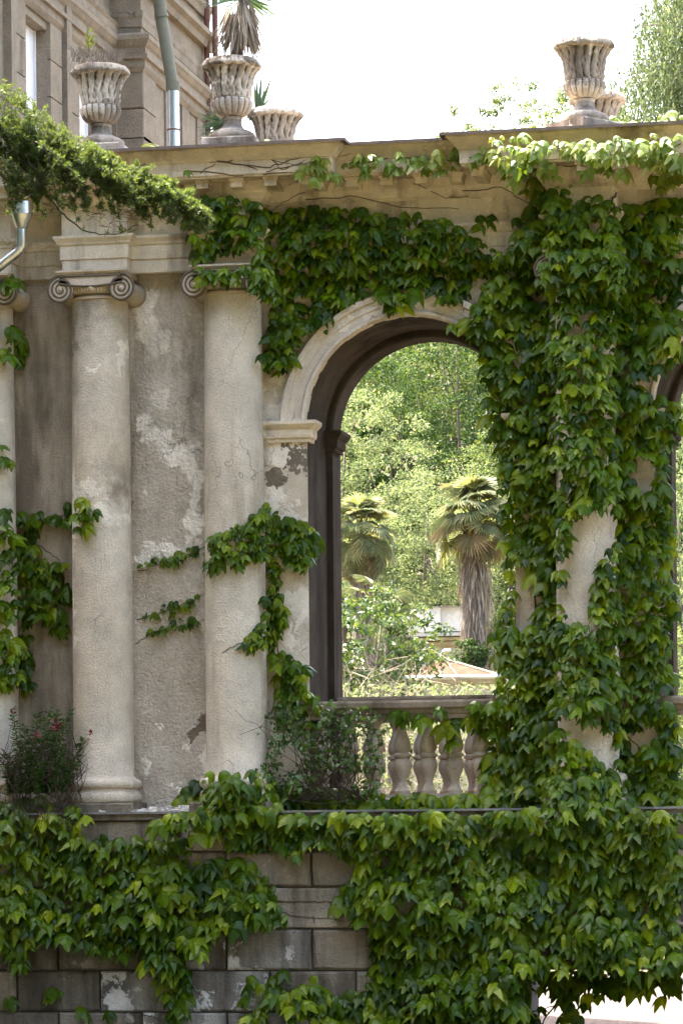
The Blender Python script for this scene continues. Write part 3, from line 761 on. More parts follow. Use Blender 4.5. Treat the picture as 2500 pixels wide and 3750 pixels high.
def leaf_mesh(k):
    r = random.Random(40 + k)
    fold = r.uniform(0.35, 0.85); droop = r.uniform(0.12, 0.45); asym = r.uniform(-0.06, 0.06)
    half = [(0.11, 0.10), (0.28, 0.06), (0.40, -0.10), (0.47, -0.42), (0.49, -0.70), (0.27, -0.47), (0.20, -0.60), (0.10, -0.85)]
    mid = [(0, 0.0), (0, -0.30), (0, -0.60), (0, -1.0)]
    V = []
    def put(x, z, lift=0.0):
        y = fold * abs(x) + droop * (z + 0.1) ** 2 + 0.25 * droop * abs(x) * abs(z) - lift
        V.append((x + asym * z, y, z))
    for x, z in mid: put(x, z)
    for sgn in (-1, 1):
        sc = 1 + r.uniform(-0.10, 0.10)
        for x, z in half: put(sgn * x * sc, z * (1 + r.uniform(-0.05, 0.05)))
        put(sgn * 0.24 * sc, -0.27, 0.10)      # lobe rib
    F = []
    for b in (4, 13):
        a = [b + i for i in range(8)]; q = b + 8
        tri = [(0, a[0], q), (a[0], a[1], q), (a[1], a[2], q), (a[2], a[3], q), (a[3], a[4], q), (a[4], a[5], q), (0, q, 1), (1, q, a[5]), (1, a[5], 2), (2, a[5], a[6]), (2, a[6], a[7]), (2, a[7], 3)]
        F += tri if b == 13 else [t_[::-1] for t_ in tri]
    return np.array(V), np.array(F)
LEAVES = [leaf_mesh(k) for k in range(10)]
m_ivy = leafmat('ivy_leaf', [(0.018, 0.046, 0.0012), (0.052, 0.100, 0.0012), (0.110, 0.168, 0.002), (0.023, 0.056, 0.0015), (0.195, 0.245, 0.004), (0.017, 0.042, 0.0015), (0.080, 0.136, 0.0012), (0.030, 0.068, 0.0015), (0.145, 0.200, 0.003), (0.034, 0.076, 0.0015), (0.066, 0.118, 0.0012)], rough=0.34, trans=0.28, spec=0.22)
m_ivy_young_sunlit = leafmat('young_ivy_leaf_sunlit', [(0.12, 0.18, 0.012), (0.18, 0.23, 0.02), (0.09, 0.15, 0.01), (0.22, 0.25, 0.035)], rough=0.42, trans=0.40, spec=0.45)  # young leaves; cornice sun is partly put into the brighter colours
m_stem = plain('ivy_stem', (0.085, 0.055, 0.035), 0.85, 0.3, 20)
leaf_data = {}
def leaf_obj_mesh(k, mat):
    key = (k, mat.name)
    if key not in leaf_data:
        me = bpy.data.meshes.new('leaf'); me.from_pydata([tuple(p) for p in LEAVES[k][0]], [], [tuple(int(i) for i in f) for f in LEAVES[k][1]])
        me.materials.append(mat); leaf_data[key] = me
    return leaf_data[key]
def leaf_frames(n, tilt=(18, 62), yaw=42, roll=28):
    """orientation matrices (n,3,3): columns = leaf x, leaf y (back), leaf z (towards the stalk)"""
    t_ = np.radians(rng.uniform(*tilt, n)); yw = np.radians(rng.normal(0, yaw * 0.6, n)); rl = np.radians(rng.normal(0, roll * 0.7, n))
    out = np.zeros((n, 3, 3))
    for i in range(n):
        m = Matrix.Rotation(yw[i], 3, 'Z') @ Matrix.Rotation(-t_[i], 3, 'X') @ Matrix.Rotation(rl[i], 3, 'Y')
        out[i] = np.array(m)
    return out
def poly_points(poly, spacing, holes=(), keep=1.0):
    p = np.array(poly, float); x0, y0 = p.min(0); x1, y1 = p.max(0)
    pts = []; j = 0; y = y0
    while y <= y1:
        xs = np.arange(x0 + (spacing * 0.5 if j % 2 else 0), x1, spacing)
        pts.append(np.stack([xs + rng.normal(0, spacing * 0.26, len(xs)), y + rng.normal(0, spacing * 0.22, len(xs))], 1)); y += spacing * 0.84; j += 1
    q = np.concatenate(pts)
    m = in_poly(q[:, 0], q[:, 1], poly)
    for h in holes: m &= ~in_poly(q[:, 0], q[:, 1], h)
    m &= rng.random(len(q)) < keep
    return q[m]
def wall_points(pts, out0, out1, rel=1.0, lim=0.35):
    """photo points -> points standing off the masonry"""
    res = []
    for (u, v) in pts:
        y = 0.0
        for _ in range(3):
            p = PD(u, v, y); s_ = surf_y(p[0], p[2], lim)
            y = s_ if s_ is not None else 0.05
        p = PD(u, v, y)
        nz = 0.5 + 0.9 * mnoise.noise((p[0] * 1.9, p[2] * 2.3, 7.3)); nz = min(1, max(0, nz))
        res.append((p[0], y - out0 - (out1 - out0) * nz * rng.uniform(0.55, 1.0), p[2]))
    return np.array(res).reshape(-1, 3)
def make_ivy(name, label, patches, mat, n_parts=300, stems=()):
    """patches: (polygon, leaf size m, spacing px, keep, out0, out1, holes, young share)"""
    allp, alls = [], []
    for (poly, size, sp, keep, o0, o1, holes) in patches:
        q = poly_points(poly, sp, holes, keep); q[:, 1] -= size / 0.0036 * 0.38
        if len(q):
            w = wall_points(q, o0, o1); allp.append(w); alls.append(np.clip(size * rng.normal(1, 0.30, len(w)), size * 0.4, size * 1.55))
    P3 = np.concatenate(allp); S = np.concatenate(alls); n = len(P3)
    root = thing(name, (P3[:, 0].mean(), -0.1, P3[:, 2].min()), label, 'ivy')
    R = leaf_frames(n); kk = rng.integers(0, len(LEAVES), n)
    front = np.argsort(-(S - 0.35 * P3[:, 1]))       # the ones that show largest stand furthest out
    off = ROOTLOC[root.name]
    sel = front[:n_parts]; rest = front[n_parts:]
    for i in sel:
        o = bpy.data.objects.new('leaf', leaf_obj_mesh(int(kk[i]), mat)); COL.objects.link(o); o.parent = root
        m = Matrix([list(R[i][a] * S[i]) for a in range(3)]).to_4x4(); m.translation = Vector(P3[i] - off)
        o.matrix_local = m
    if len(rest):
        V, F, c = [], [], 0
        for i in rest:
            lv, lf = LEAVES[kk[i]]
            V.append((lv * S[i]) @ R[i].T + P3[i]); F.append(lf + c); c += len(lv)
        fast_mesh('leaves', np.concatenate(V), np.concatenate(F), mat, root, kind='stuff')
    for st in stems:
        rad = st[0]; pts = []
        dense = []
        for (a, b_) in zip(st[1:], st[2:]):
            for q in np.linspace(0, 1, 7)[:-1]: dense.append((a[0] + (b_[0] - a[0]) * q, a[1] + (b_[1] - a[1]) * q))
        dense.append(st[-1])
        for k, (u, v) in enumerate(dense):
            u += rng.normal(0, 1.6); v += rng.normal(0, 1.6)
            y = 0.0
            for _ in range(2):
                p = PD(u, v, y); s_ = surf_y(p[0], p[2]); y = s_ if s_ is not None else y
            pts.append(PD(u, v, y - rad * 0.9))
        MB().tube(pts, [rad * (1 - 0.5 * k / len(pts)) for k in range(len(pts))], 5).build('stem', m_stem, root, smooth=True)
    return root
LS = 0.120
# cornice
A1 = [(690, 338), (760, 326), (860, 335), (960, 338), (1060, 335), (1140, 345), (1130, 385), (1060, 400), (1020, 415), (960, 395), (900, 412), (850, 428), (800, 405), (760, 420), (700, 425), (680, 400), (720, 375)]
A2 = [(1130, 350), (1190, 322), (1260, 312), (1330, 300), (1400, 287), (1460, 300), (1568, 300), (1568, 385), (1500, 400), (1440, 395), (1380, 395), (1300, 375), (1240, 385), (1190, 415), (1150, 400)]
def blob(u, v, r, r2=None): return [(u + r * math.cos(a), v + (r2 or r) * math.sin(a)) for a in np.linspace(0, 6.28, 9)[:-1]]
pa = [(A1, 0.11, 20, 0.58, 0.04, 0.24, ()), (A1, 0.10, 28, 0.5, 0.0, 0.06, ()), (A2, 0.12, 18, 0.80, 0.10, 0.50, ()), (A2, 0.11, 28, 0.6, 0.0, 0.14, ()),
      ([(1130, 338), (1250, 322), (1440, 298), (1450, 318), (1250, 348), (1130, 362)], 0.11, 16, 0.8, 0.30, 0.62, ()), ([(720, 345), (860, 340), (1130, 334), (1130, 352), (860, 360), (720, 360)], 0.10, 22, 0.5, 0.20, 0.45, ()), ([(1450, 290), (1568, 290), (1568, 320), (1450, 320)], 0.12, 22, 0.7, 0.3, 0.6, ()),
      ([(1520, 290), (1568, 285), (1568, 420), (1530, 410)], 0.14, 22, 0.8, 0.03, 0.15, ()),
      ([(1195, 400), (1255, 420), (1270, 510), (1220, 510)], 0.11, 19, 0.7, 0.02, 0.14, ()), ([(1490, 380), (1568, 380), (1568, 470), (1510, 470)], 0.12, 20, 0.6, 0.02, 0.12, ()), ([(1140, 385), (1290, 385), (1280, 430), (1160, 435)], 0.11, 19, 0.6, 0.05, 0.25, ()), ([(1300, 395), (1480, 385), (1490, 420), (1320, 415)], 0.105, 22, 0.4, 0.03, 0.15, ())]
for u, v in ((505, 345), (525, 343), (545, 350), (615, 338), (637, 345), (655, 350), (335, 345), (420, 410), (400, 405), (432, 412), (690, 380), (708, 400), (590, 345), (1300, 440), (1400, 390)):
    pa.append((blob(u, v, 14, 10), 0.105, 17, 0.8, 0.02, 0.1, ()))
make_ivy('cornice_ivy', 'sunlit yellow green ivy trailing along the top cornice', pa, m_ivy_young_sunlit, 300,
         stems=[(0.006, (300, 385), (400, 365), (520, 372), (600, 350)), (0.006, (420, 340), (500, 370), (620, 385), (690, 360)), (0.005, (480, 350), (600, 395), (700, 375), (820, 350)), (0.007, (760, 400), (900, 360), (1040, 370), (1150, 345)),
                (0.010, (1405, 560), (1403, 470), (1418, 430), (1450, 400), (1520, 350), (1560, 330)), (0.006, (1120, 360), (1200, 375), (1330, 380), (1400, 395)), (0.005, (700, 460), (820, 452), (940, 478), (1050, 480)),
                (0.005, (1060, 440), (1150, 430), (1220, 470), (1240, 520)), (0.005, (1230, 490), (1225, 440), (1210, 390)), (0.004, (1260, 450), (1280, 480), (1265, 520)), (0.004, (1440, 480), (1500, 470), (1568, 455)),
                (0.005, (600, 470), (640, 440), (700, 405)), (0.004, (560, 360), (610, 345), (680, 362), (760, 345)), (0.004, (430, 365), (560, 350), (690, 382)), (0.005, (430, 392), (560, 405), (690, 392)), (0.004, (600, 348), (650, 390), (700, 368)), (0.004, (460, 400), (500, 370), (540, 345)), (0.004, (700, 440), (640, 470), (610, 500)), (0.004, (950, 420), (1010, 450), (1100, 455)), (0.004, (1290, 400), (1275, 450), (1250, 480)), (0.005, (1330, 360), (1380, 350), (1440, 365))])
# band over the arch
B1 = [(430, 520), (450, 470), (520, 462), (600, 482), (640, 500), (700, 482), (800, 488), (900, 500), (1000, 510), (1060, 528), (1100, 560), (1160, 592), (1195, 625), (1100, 645), (1055, 690), (1010, 700), (995, 680), (960, 680), (945, 712), (915, 738), (885, 730), (870, 690), (830, 695), (780, 735), (720, 762), (690, 785), (680, 830), (650, 865), (618, 875), (606, 840), (610, 760), (632, 700), (595, 685), (575, 650), (500, 662), (435, 665), (425, 640), (465, 615), (440, 595), (430, 560)]
hB = [[(470, 590), (560, 585), (595, 575), (590, 625), (470, 628)], [(690, 690), (740, 700), (700, 740), (670, 745)], blob(700, 655, 14), blob(850, 640, 14), blob(1020, 610, 14), blob(640, 560, 12), blob(940, 560, 12)]
make_ivy('arch_ivy', 'dense green ivy band hanging above the archway and second column', [(B1, LS * 0.97, 17, 0.93, 0.03, 0.22, hB), (B1, LS * 0.85, 27, 0.7, 0.01, 0.05, hB), ([(660, 690), (720, 690), (700, 720), (640, 800), (620, 800)], 0.12, 24, 0.8, 0.02, 0.08, ()),
         ([(1075, 505), (1140, 505), (1150, 525), (1080, 530)], 0.13, 22, 0.9, 0.02, 0.1, ()), ([(1180, 505), (1220, 505), (1220, 545), (1185, 545)], 0.13, 22, 0.9, 0.02, 0.1, ())], m_ivy, 300,
         stems=[(0.005, (690, 600), (640, 680), (615, 790)), (0.005, (700, 720), (800, 640), (900, 660)), (0.004, (1040, 640), (1080, 680), (1060, 720)), (0.004, (600, 480), (700, 520), (820, 500))])
# pier
C1 = [(1150, 590), (1185, 560), (1235, 510), (1245, 455), (1290, 440), (1330, 470), (1400, 470), (1440, 488), (1480, 470), (1568, 455), (1568, 840), (1535, 855), (1500, 880), (1470, 915), (1500, 920), (1568, 935), (1568, 1000), (1545, 1010), (1534, 1060), (1540, 1150), (1550, 1250), (1540, 1300), (1552, 1400), (1535, 1450), (1545, 1560), (1525, 1600), (1550, 1640), (1568, 1700), (1568, 1835), (1120, 1835), (1110, 1780), (1130, 1720), (1115, 1650), (1140, 1600), (1150, 1560), (1135, 1480), (1160, 1400), (1170, 1330), (1158, 1250), (1150, 1150), (1152, 1060), (1120, 1010), (1112, 980), (1132, 940), (1112, 860), (1090, 800), (1040, 772), (1045, 755), (1090, 740), (1100, 680), (1150, 640)]
hC = [[(1310, 1195), (1405, 1165), (1425, 1240), (1380, 1310), (1362, 1390), (1368, 1448), (1295, 1415), (1275, 1370), (1298, 1330)], [(1180, 1305), (1222, 1320), (1248, 1385), (1228, 1440), (1185, 1450)], [(1450, 1070), (1502, 1060), (1502, 1140), (1480, 1145)],
      [(1290, 1650), (1330, 1640), (1400, 1690), (1425, 1700), (1420, 1780), (1390, 1775), (1345, 1720), (1300, 1680)], [(1430, 1690), (1500, 1650), (1525, 1680), (1500, 1720), (1440, 1730)], [(1478, 862), (1500, 866), (1512, 905), (1458, 912)],
      [(1165, 785), (1225, 790), (1220, 830), (1180, 840)], blob(1240, 690, 18), [(1300, 745), (1350, 740), (1340, 770), (1310, 770)], blob(1215, 1190, 14, 20), blob(1340, 1090, 16, 20), blob(1400, 640, 12), blob(1180, 1005, 12), blob(1420, 940, 10), [(1420, 1790), (1470, 1800), (1450, 1835), (1400, 1830)], blob(1310, 1000, 10, 16)]
make_ivy('pier_ivy', 'thick curtain of ivy covering the pier right of the archway', [(C1, LS, 17, 0.93, 0.05, 0.30, hC), (C1, LS * 0.85, 28, 0.7, 0.01, 0.07, hC), ([(1205, 545), (1470, 545), (1480, 660), (1330, 690), (1205, 650)], LS, 19, 0.97, 0.16, 0.32, ()), (blob(1243, 588, 26, 30), LS, 17, 1.0, 0.22, 0.34, ()), (blob(1420, 588, 26, 30), LS, 17, 1.0, 0.22, 0.34, ())], m_ivy, 300,
         stems=[(0.008, (1225, 1450), (1230, 1330), (1245, 1200), (1235, 1050), (1225, 900)), (0.006, (1180, 760), (1200, 830), (1190, 900)), (0.005, (1440, 1690), (1470, 1720), (1500, 1730))])
# foot of the wall
D1 = [(0, 1850), (110, 1835), (200, 1862), (215, 1888), (180, 1920), (330, 1932), (430, 1935), (440, 1985), (560, 1975), (640, 2040), (665, 2110), (655, 2150), (600, 2130), (540, 2140), (500, 2150), (480, 2210), (430, 2180), (400, 2160), (440, 2230), (445, 2300), (435, 2352), (395, 2352), (380, 2250), (335, 2200), (250, 2200), (200, 2150), (100, 2165), (60, 2230), (40, 2205), (0, 2180)]
hD = [blob(80, 2020, 26, 14), blob(230, 2010, 22, 10), blob(300, 2085, 30, 10), blob(150, 2060, 14)]
pd = [(D1, LS * 1.12, 19.5, 0.90, 0.04, 0.28, hD), (D1, LS, 32, 0.7, 0.01, 0.05, hD)]
for u, v, q in ((235, 2240, 24), (130, 2280, 30), (190, 2310, 20), (250, 2330, 16), (380, 2230, 26), (310, 2290, 8), (20, 2300, 10), (400, 2330, 18), (30, 1640 + 250, 20)):
    pd.append((blob(u, v, q, q * 1.2), LS, 24, 0.6, 0.03, 0.1, ()))
make_ivy('wall_ivy', 'hanging green ivy on the dark blocks at lower left', pd, m_ivy, 300, stems=[(0.007, (0, 2045), (60, 2060), (130, 2065), (260, 2068)), (0.004, (0, 2170), (80, 2220), (150, 2245)), (0.004, (330, 2330), (380, 2345), (430, 2360)), (0.005, (300, 1990), (420, 2060), (600, 2040))])
D2 = [(400, 1850), (450, 1795), (560, 1775), (640, 1790), (760, 1820), (850, 1828), (1100, 1832), (1250, 1800), (1568, 1790), (1568, 2265), (1500, 2275), (1440, 2262), (1400, 2290), (1350, 2255), (1300, 2310), (1250, 2240), (1190, 2245), (1195, 2300), (1240, 2352), (560, 2352), (640, 2285), (740, 2242), (765, 2300), (850, 2270), (862, 2200), (850, 2150), (872, 2112), (770, 2100), (790, 2060), (832, 2010), (822, 1960), (705, 1955), (680, 1990), (622, 1945), (540, 1955), (520, 1930), (350, 1895)]
hE = [[(890, 2092), (950, 2062), (968, 2100), (900, 2132)], blob(1320, 2090, 20, 26), blob(1100, 2000, 30, 8), blob(1300, 2170, 12, 22), [(925, 1855), (1100, 1856), (1100, 1866), (925, 1866)], [(895, 1790), (1005, 1795), (1000, 1828), (900, 1826)], [(440, 2280), (560, 2352), (640, 2280)], blob(650, 2330, 30, 30)]
make_ivy('terrace_ivy', 'broad mass of dark green ivy spilling from the ledge over the lower wall', [(D2, LS * 1.12, 18.5, 0.93, 0.05, 0.36, hE), (D2, LS, 30, 0.7, 0.01, 0.07, hE),
         ([(1190, 2240), (1568, 2230), (1568, 2300), (1500, 2310), (1470, 2290), (1420, 2310), (1390, 2290), (1340, 2320), (1280, 2290), (1240, 2280), (1195, 2270)], LS * 1.1, 26, 0.7, -0.2, 0.15, ()),
         ([(1180, 2330), (1240, 2310), (1330, 2318), (1350, 2362), (1180, 2362)], LS * 1.1, 24, 0.7, 0.0, 0.15, ()), ([(430, 1852), (1568, 1846), (1568, 1872), (430, 1878)], LS, 20, 0.55, 0.06, 0.20, ()), ([(1150, 2230), (1225, 2230), (1215, 2362), (1150, 2362)], LS * 1.1, 17, 0.95, 0.04, 0.18, ()), ([(560, 2250), (640, 2230), (700, 2262), (640, 2320), (560, 2352)], LS, 22, 0.5, 0.03, 0.12, ())], m_ivy, 300,
         stems=[(0.010, (1300, 2240), (1280, 2300), (1240, 2352)), (0.005, (1180, 2330), (1260, 2315), (1320, 2290)), (0.005, (620, 2070), (720, 2072), (800, 2075)), (0.004, (720, 2100), (725, 2200), (740, 2290)), (0.004, (850, 2130), (930, 2100)), (0.004, (610, 2085), (680, 2105), (790, 2115))])
# strands round the columns
E_ = [[(0, 640), (62, 640), (60, 668), (0, 680)], [(0, 700), (20, 720), (22, 762), (60, 775), (55, 830), (50, 865), (20, 850), (0, 830)], [(0, 1020), (62, 1072), (55, 1092), (0, 1082)], [(0, 1165), (40, 1190), (150, 1188), (165, 1158), (215, 1160), (230, 1190), (190, 1245), (150, 1212), (85, 1222), (85, 1290), (160, 1300), (165, 1400), (140, 1475), (110, 1475), (90, 1405), (70, 1422), (70, 1540), (82, 1580), (50, 1598), (0, 1580)]]
make_ivy('column_ivy', 'ivy climbing the shaded wall left of the left column', [(E_[0], 0.12, 20, 0.8, 0.02, 0.09, ()), (E_[1], 0.125, 21, 0.9, 0.02, 0.12, ()), (E_[2], 0.12, 20, 0.9, 0.02, 0.1, ()), (E_[3], 0.125, 20, 0.85, 0.02, 0.12, [blob(120, 1255, 30, 26), blob(40, 1450, 18, 22)]), (E_[3], 0.11, 28, 0.7, 0.01, 0.04, [blob(120, 1255, 30, 26)])], m_ivy, 260,
         stems=[(0.005, (60, 1200), (110, 1195), (170, 1175), (200, 1165)), (0.004, (90, 1250), (140, 1290), (160, 1300))])
F1 = [(470, 1290), (480, 1240), (570, 1200), (610, 1160), (650, 1190), (700, 1200), (735, 1222), (730, 1260), (710, 1320), (670, 1300), (640, 1290), (640, 1395), (662, 1400), (660, 1430), (640, 1470), (630, 1500), (590, 1490), (560, 1500), (547, 1480), (590, 1452), (612, 1430), (615, 1300), (580, 1290), (560, 1320), (530, 1290), (490, 1310), (470, 1330)]
F2 = [(618, 1500), (680, 1515), (712, 1550), (715, 1600), (700, 1640), (650, 1640), (640, 1545)]
pf = [(F1, 0.085, 14, 0.95, 0.015, 0.10, ()), (F1, 0.09, 20, 0.8, 0.0, 0.03, ()), ([(640, 1200), (735, 1222), (730, 1260), (705, 1318), (660, 1300), (640, 1240)], 0.12, 19, 0.9, 0.03, 0.10, ()), (F2, 0.115, 18, 0.95, 0.02, 0.11, ()), ([(620, 1300), (650, 1300), (650, 1420), (620, 1420)], 0.10, 18, 0.8, 0.02, 0.07, ())]
def strand(a, b_, w):
    (x0, y0), (x1, y1) = a, b_
    return [(x0, y0 - w), (x1, y1 - w), (x1, y1 + w), (x0, y0 + w)]
for a, b_, w in (((400, 1292), (460, 1262), 14), ((315, 1305), (400, 1285), 6), ((375, 1405), (455, 1378), 13), ((315, 1422), (375, 1408), 6), ((335, 1458), (460, 1425), 11)):
    pf.append((strand(a, b_, w), 0.065, 11, 0.85, 0.01, 0.05, ()))
make_ivy('strand_ivy', 'small leaved ivy strands wrapped round the second column and pier', pf, m_ivy, 300,
         stems=[(0.004, (315, 1310), (380, 1292), (470, 1258), (560, 1215), (610, 1170)), (0.004, (315, 1425), (400, 1398), (470, 1365)), (0.004, (315, 1478), (340, 1460), (465, 1425)), (0.004, (510, 1500), (545, 1478), (600, 1450), (640, 1420)), (0.005, (625, 1640), (640, 1520), (630, 1400), (630, 1290), (640, 1200))])
H1 = [(880, 1622), (960, 1640), (1045, 1625), (1130, 1620), (1140, 1700), (1095, 1690), (1040, 1700), (1030, 1735), (995, 1720), (990, 1680), (950, 1670), (900, 1665)]
make_ivy('rail_ivy', 'ivy leaves hanging from the balustrade rail between the balusters', [(H1, 0.14, 25, 0.72, 0.02, 0.10, ()), ([(770, 1600), (850, 1608), (850, 1622), (770, 1620)], 0.13, 28, 0.6, 0.0, 0.08, ()), ([(640, 1560), (720, 1600), (760, 1660), (700, 1690), (640, 1660)], 0.12, 22, 0.8, 0.02, 0.1, ())], m_ivy, 200)

# ------------------------------------------------------------------ foliage helpers
def rand_unit(n):
    v = rng.normal(size=(n, 3)); return v / np.linalg.norm(v, axis=1)[:, None]
def leaf_quads(Pn, size, axis=None, spread=0.8, width=0.5, bend=0.15):
    """diamond leaves: (V, F) with 4 corners each"""
    n = len(Pn); size = np.broadcast_to(np.asarray(size, float), (n,))[:, None]
    a = rand_unit(n) * spread + (np.asarray(axis, float) if axis is not None else np.array([0, 0, -0.3]))
    a /= np.linalg.norm(a, axis=1)[:, None] + 1e-9
    b = np.cross(a, rand_unit(n)); b /= np.linalg.norm(b, axis=1)[:, None] + 1e-9
    c = np.cross(a, b)
    V = np.stack([Pn, Pn + a * size * 0.45 + b * size * width * 0.5 + c * size * bend, Pn + a * size, Pn + a * size * 0.45 - b * size * width * 0.5 + c * size * bend], 1).reshape(-1, 3)
    return V, np.arange(4 * n).reshape(n, 4)
def clump_points(center, radii, n_cl, per, cr, flat=0.6, shell=0.45):
    d = rand_unit(n_cl); rad = shell + (1 - shell) * rng.random(n_cl) ** 0.6
    cc = np.asarray(center) + d * rad[:, None] * np.asarray(radii)
    cc += rng.normal(0, 0.06, cc.shape) * np.asarray(radii)
    crs = cr * rng.uniform(0.6, 1.4, n_cl)
    p = np.repeat(cc, per, 0) + rand_unit(n_cl * per) * (rng.random(n_cl * per) ** 0.45 * np.repeat(crs, per))[:, None] * np.array([1, 1, flat])
    return cc, p
m_bark = plain('bark', (0.10, 0.075, 0.055), 0.9, 0.4, 14, bump=0.02)
def pxm(y): return float((P(1600, 2000, y) - CAM) @ FWD / FOC)
def tree(name, label, u, v, y, ru, rv, mat, n_cl, per, cr_px, leaf_px, cat='tree', group=None, flat=0.6, base=None, width=0.5, shell=0.45, axis=None):
    k = pxm(y); c = P(u, v, y); rx, rz = ru * k, rv * k
    gx, gz = (c[0] if base is None else P(base, v, y)[0]), 0.0
    if y > 56: gz = (y - 56) * 0.70
    root = thing(name, (gx, y, gz - 0.2), label, cat, group)
    cc, p = clump_points(c, (rx, min(rx, 3.0), rz), n_cl, per, cr_px * k, flat, shell)
    p = p[p[:, 2] > gz + 0.3]
    V, F = leaf_quads(p, leaf_px * k * rng.uniform(0.6, 1.35, len(p)), width=width, axis=axis)
    tb = MB(); r0 = max(0.08, 0.034 * rz)
    pts = [(gx + 0.1 * math.sin(q * 5 + u), y + 0.1 * math.cos(q * 4 + v), gz - 0.2 + q * (c[2] + rz * 0.6 - gz)) for q in np.linspace(0, 1, 9)]
    pts = [(x + (c[0] - gx) * i / 8, yy, z) for i, (x, yy, z) in enumerate(pts)]
    tb.tube(pts, [r0 * (1 - 0.8 * i / 8) for i in range(9)], 8)
    for i in rng.choice(len(cc), min(len(cc), 12), replace=False):
        q = rng.integers(2, 8); a = np.array(pts[q]); e = cc[i]; m_ = (a + e) / 2 + np.array([0, 0, 0.12 * rz])
        tb.tube([a, m_, e], [r0 * 0.2, r0 * 0.13, r0 * 0.04], 5)
    tb.build('trunk', m_bark, root, smooth=True)
    fast_mesh('crown', V, F, mat, root)
    return root
m_lt = leafmat('pale_leaf', [(0.115, 0.150, 0.065), (0.165, 0.192, 0.095), (0.075, 0.110, 0.045), (0.20, 0.22, 0.125), (0.05, 0.078, 0.032)], 0.7, 0.42, 0.12, tcol=(1.5, 1.45, 1.0))
m_md = leafmat('mid_leaf', [(0.07, 0.105, 0.035), (0.11, 0.145, 0.05), (0.045, 0.075, 0.025), (0.15, 0.175, 0.07)], 0.7, 0.36, 0.12, tcol=(1.6, 1.5, 0.95))
m_dk = leafmat('dark_leaf', [(0.025, 0.05, 0.018), (0.04, 0.075, 0.022), (0.055, 0.09, 0.03), (0.02, 0.04, 0.015)], 0.7, 0.25, 0.10)
m_wp = leafmat('weeping_leaf', [(0.072, 0.100, 0.048), (0.110, 0.138, 0.070), (0.048, 0.074, 0.032), (0.155, 0.175, 0.105)], 0.7, 0.35, 0.12, tcol=(1.5, 1.5, 1.0))

# ------------------------------------------------------------------ garden behind
tree('leafy_tree', 'pale green leafy tree seen through the archway, far left', 1270, 1880, 44, 400, 470, m_lt, 300, 120, 54, 12, group='garden trees')
tree('leafy_tree', 'pale green tree behind the two palms in the archway', 1560, 2080, 41, 330, 400, m_lt, 250, 120, 48, 11.5, group='garden trees')
tree('dark_tree', 'dark evergreen tree in the upper part of the archway', 1690, 1450, 50, 430, 430, m_dk, 230, 110, 60, 13, group='garden trees', flat=0.4)
tree('leafy_tree', 'green tree crown under the top of the arch', 1440, 1330, 56, 420, 300, m_md, 230, 110, 58, 13, group='garden trees')
tree('leafy_tree', 'mid green tree right of the taller palm', 1880, 2020, 46, 270, 520, m_md, 220, 110, 54, 13, group='garden trees')
tree('leafy_tree', 'sparse green tree top showing above the cornice', 2020, 590, 52, 420, 280, m_md, 260, 80, 42, 14, group='garden trees', shell=0.3)
tree('leafy_tree', 'bright tree behind the second archway', 2480, 2150, 44, 260, 560, m_lt, 160, 55, 60, 17, group='garden trees')
# loose wood on the slope
k = pxm(62); n = 30000
uu = rng.uniform(950, 2650, n); vv = rng.uniform(1180, 2750, n); yy = rng.uniform(56, 62, n)
pp = np.array([P(a, b_, c_) for a, b_, c_ in zip(uu, vv, yy)])
pp = pp[pp[:, 2] > 0.3]
V, F = leaf_quads(pp, 34 * k * rng.uniform(0.6, 1.4, len(pp)), width=0.6)
tag(fast_mesh('far_wood', V, F, m_dk), 'dark far wood filling the slope behind the garden', 'wood', kind='stuff')

# weeping conifer: hanging curtains of foliage on arching boughs
yw = 36; k = pxm(yw)
wt = thing('weeping_tree', (P(2800, 2000, yw)[0], yw, -0.1), 'tall weeping conifer with hanging foliage at the right edge', 'tree')
tb = MB(); tx = P(2800, 2000, yw)[0]
tb.tube([(tx, yw, -0.1), (tx + 0.2, yw, 6), (tx, yw, 12), (tx - 0.1, yw, 19)], [0.4, 0.34, 0.24, 0.06], 10)
anch = []
for i in range(124):
    v0 = rng.uniform(-300, 520) if i < 84 else rng.uniform(500, 2440)
    ue = (2205 + max(0, (180 - v0)) * 0.5 + rng.uniform(0, 260) ** 1.0) if v0 < 600 else rng.uniform(2420, 2640)
    e = P(ue, v0 + 90, yw + rng.uniform(-2.2, 2.2)); a = np.array([tx, yw, e[2] - 0.6]); m_ = 0.5 * (a + e) + np.array([0, 0, 0.75])
    pts = [tuple((1 - s_) ** 2 * a + 2 * s_ * (1 - s_) * m_ + s_ * s_ * e) for s_ in np.linspace(0, 1, 12)]
    tb.tube(pts, [0.035 * (1 - 0.85 * j / 11) for j in range(12)], 4)
    for s_ in rng.uniform(0.3, 1.0, 36):
        b0 = (1 - s_) ** 2 * a + 2 * s_ * (1 - s_) * m_ + s_ * s_ * e
        anch.append(b0 + rng.normal(0, 1, 3) * np.array([0.22, 0.5, 0.06]))
tb.build('trunk', m_bark, wt, smooth=True)
pts = []
for a in anch:
    L = rng.uniform(70, 260) * k; m_ = 20
    tt = np.linspace(0, 1, m_)[:, None]
    pts.append(a + tt * np.array([rng.normal(0, 0.08), rng.normal(0, 0.08), -L]) + rng.normal(0, 0.035, (m_, 3)))
pts = np.concatenate(pts)
V, F = leaf_quads(pts, 19 * k * rng.uniform(0.6, 1.3, len(pts)), axis=(0, 0, -1.4), spread=0.75, width=0.34)
fast_mesh('crown', V, F, m_wp, wt)

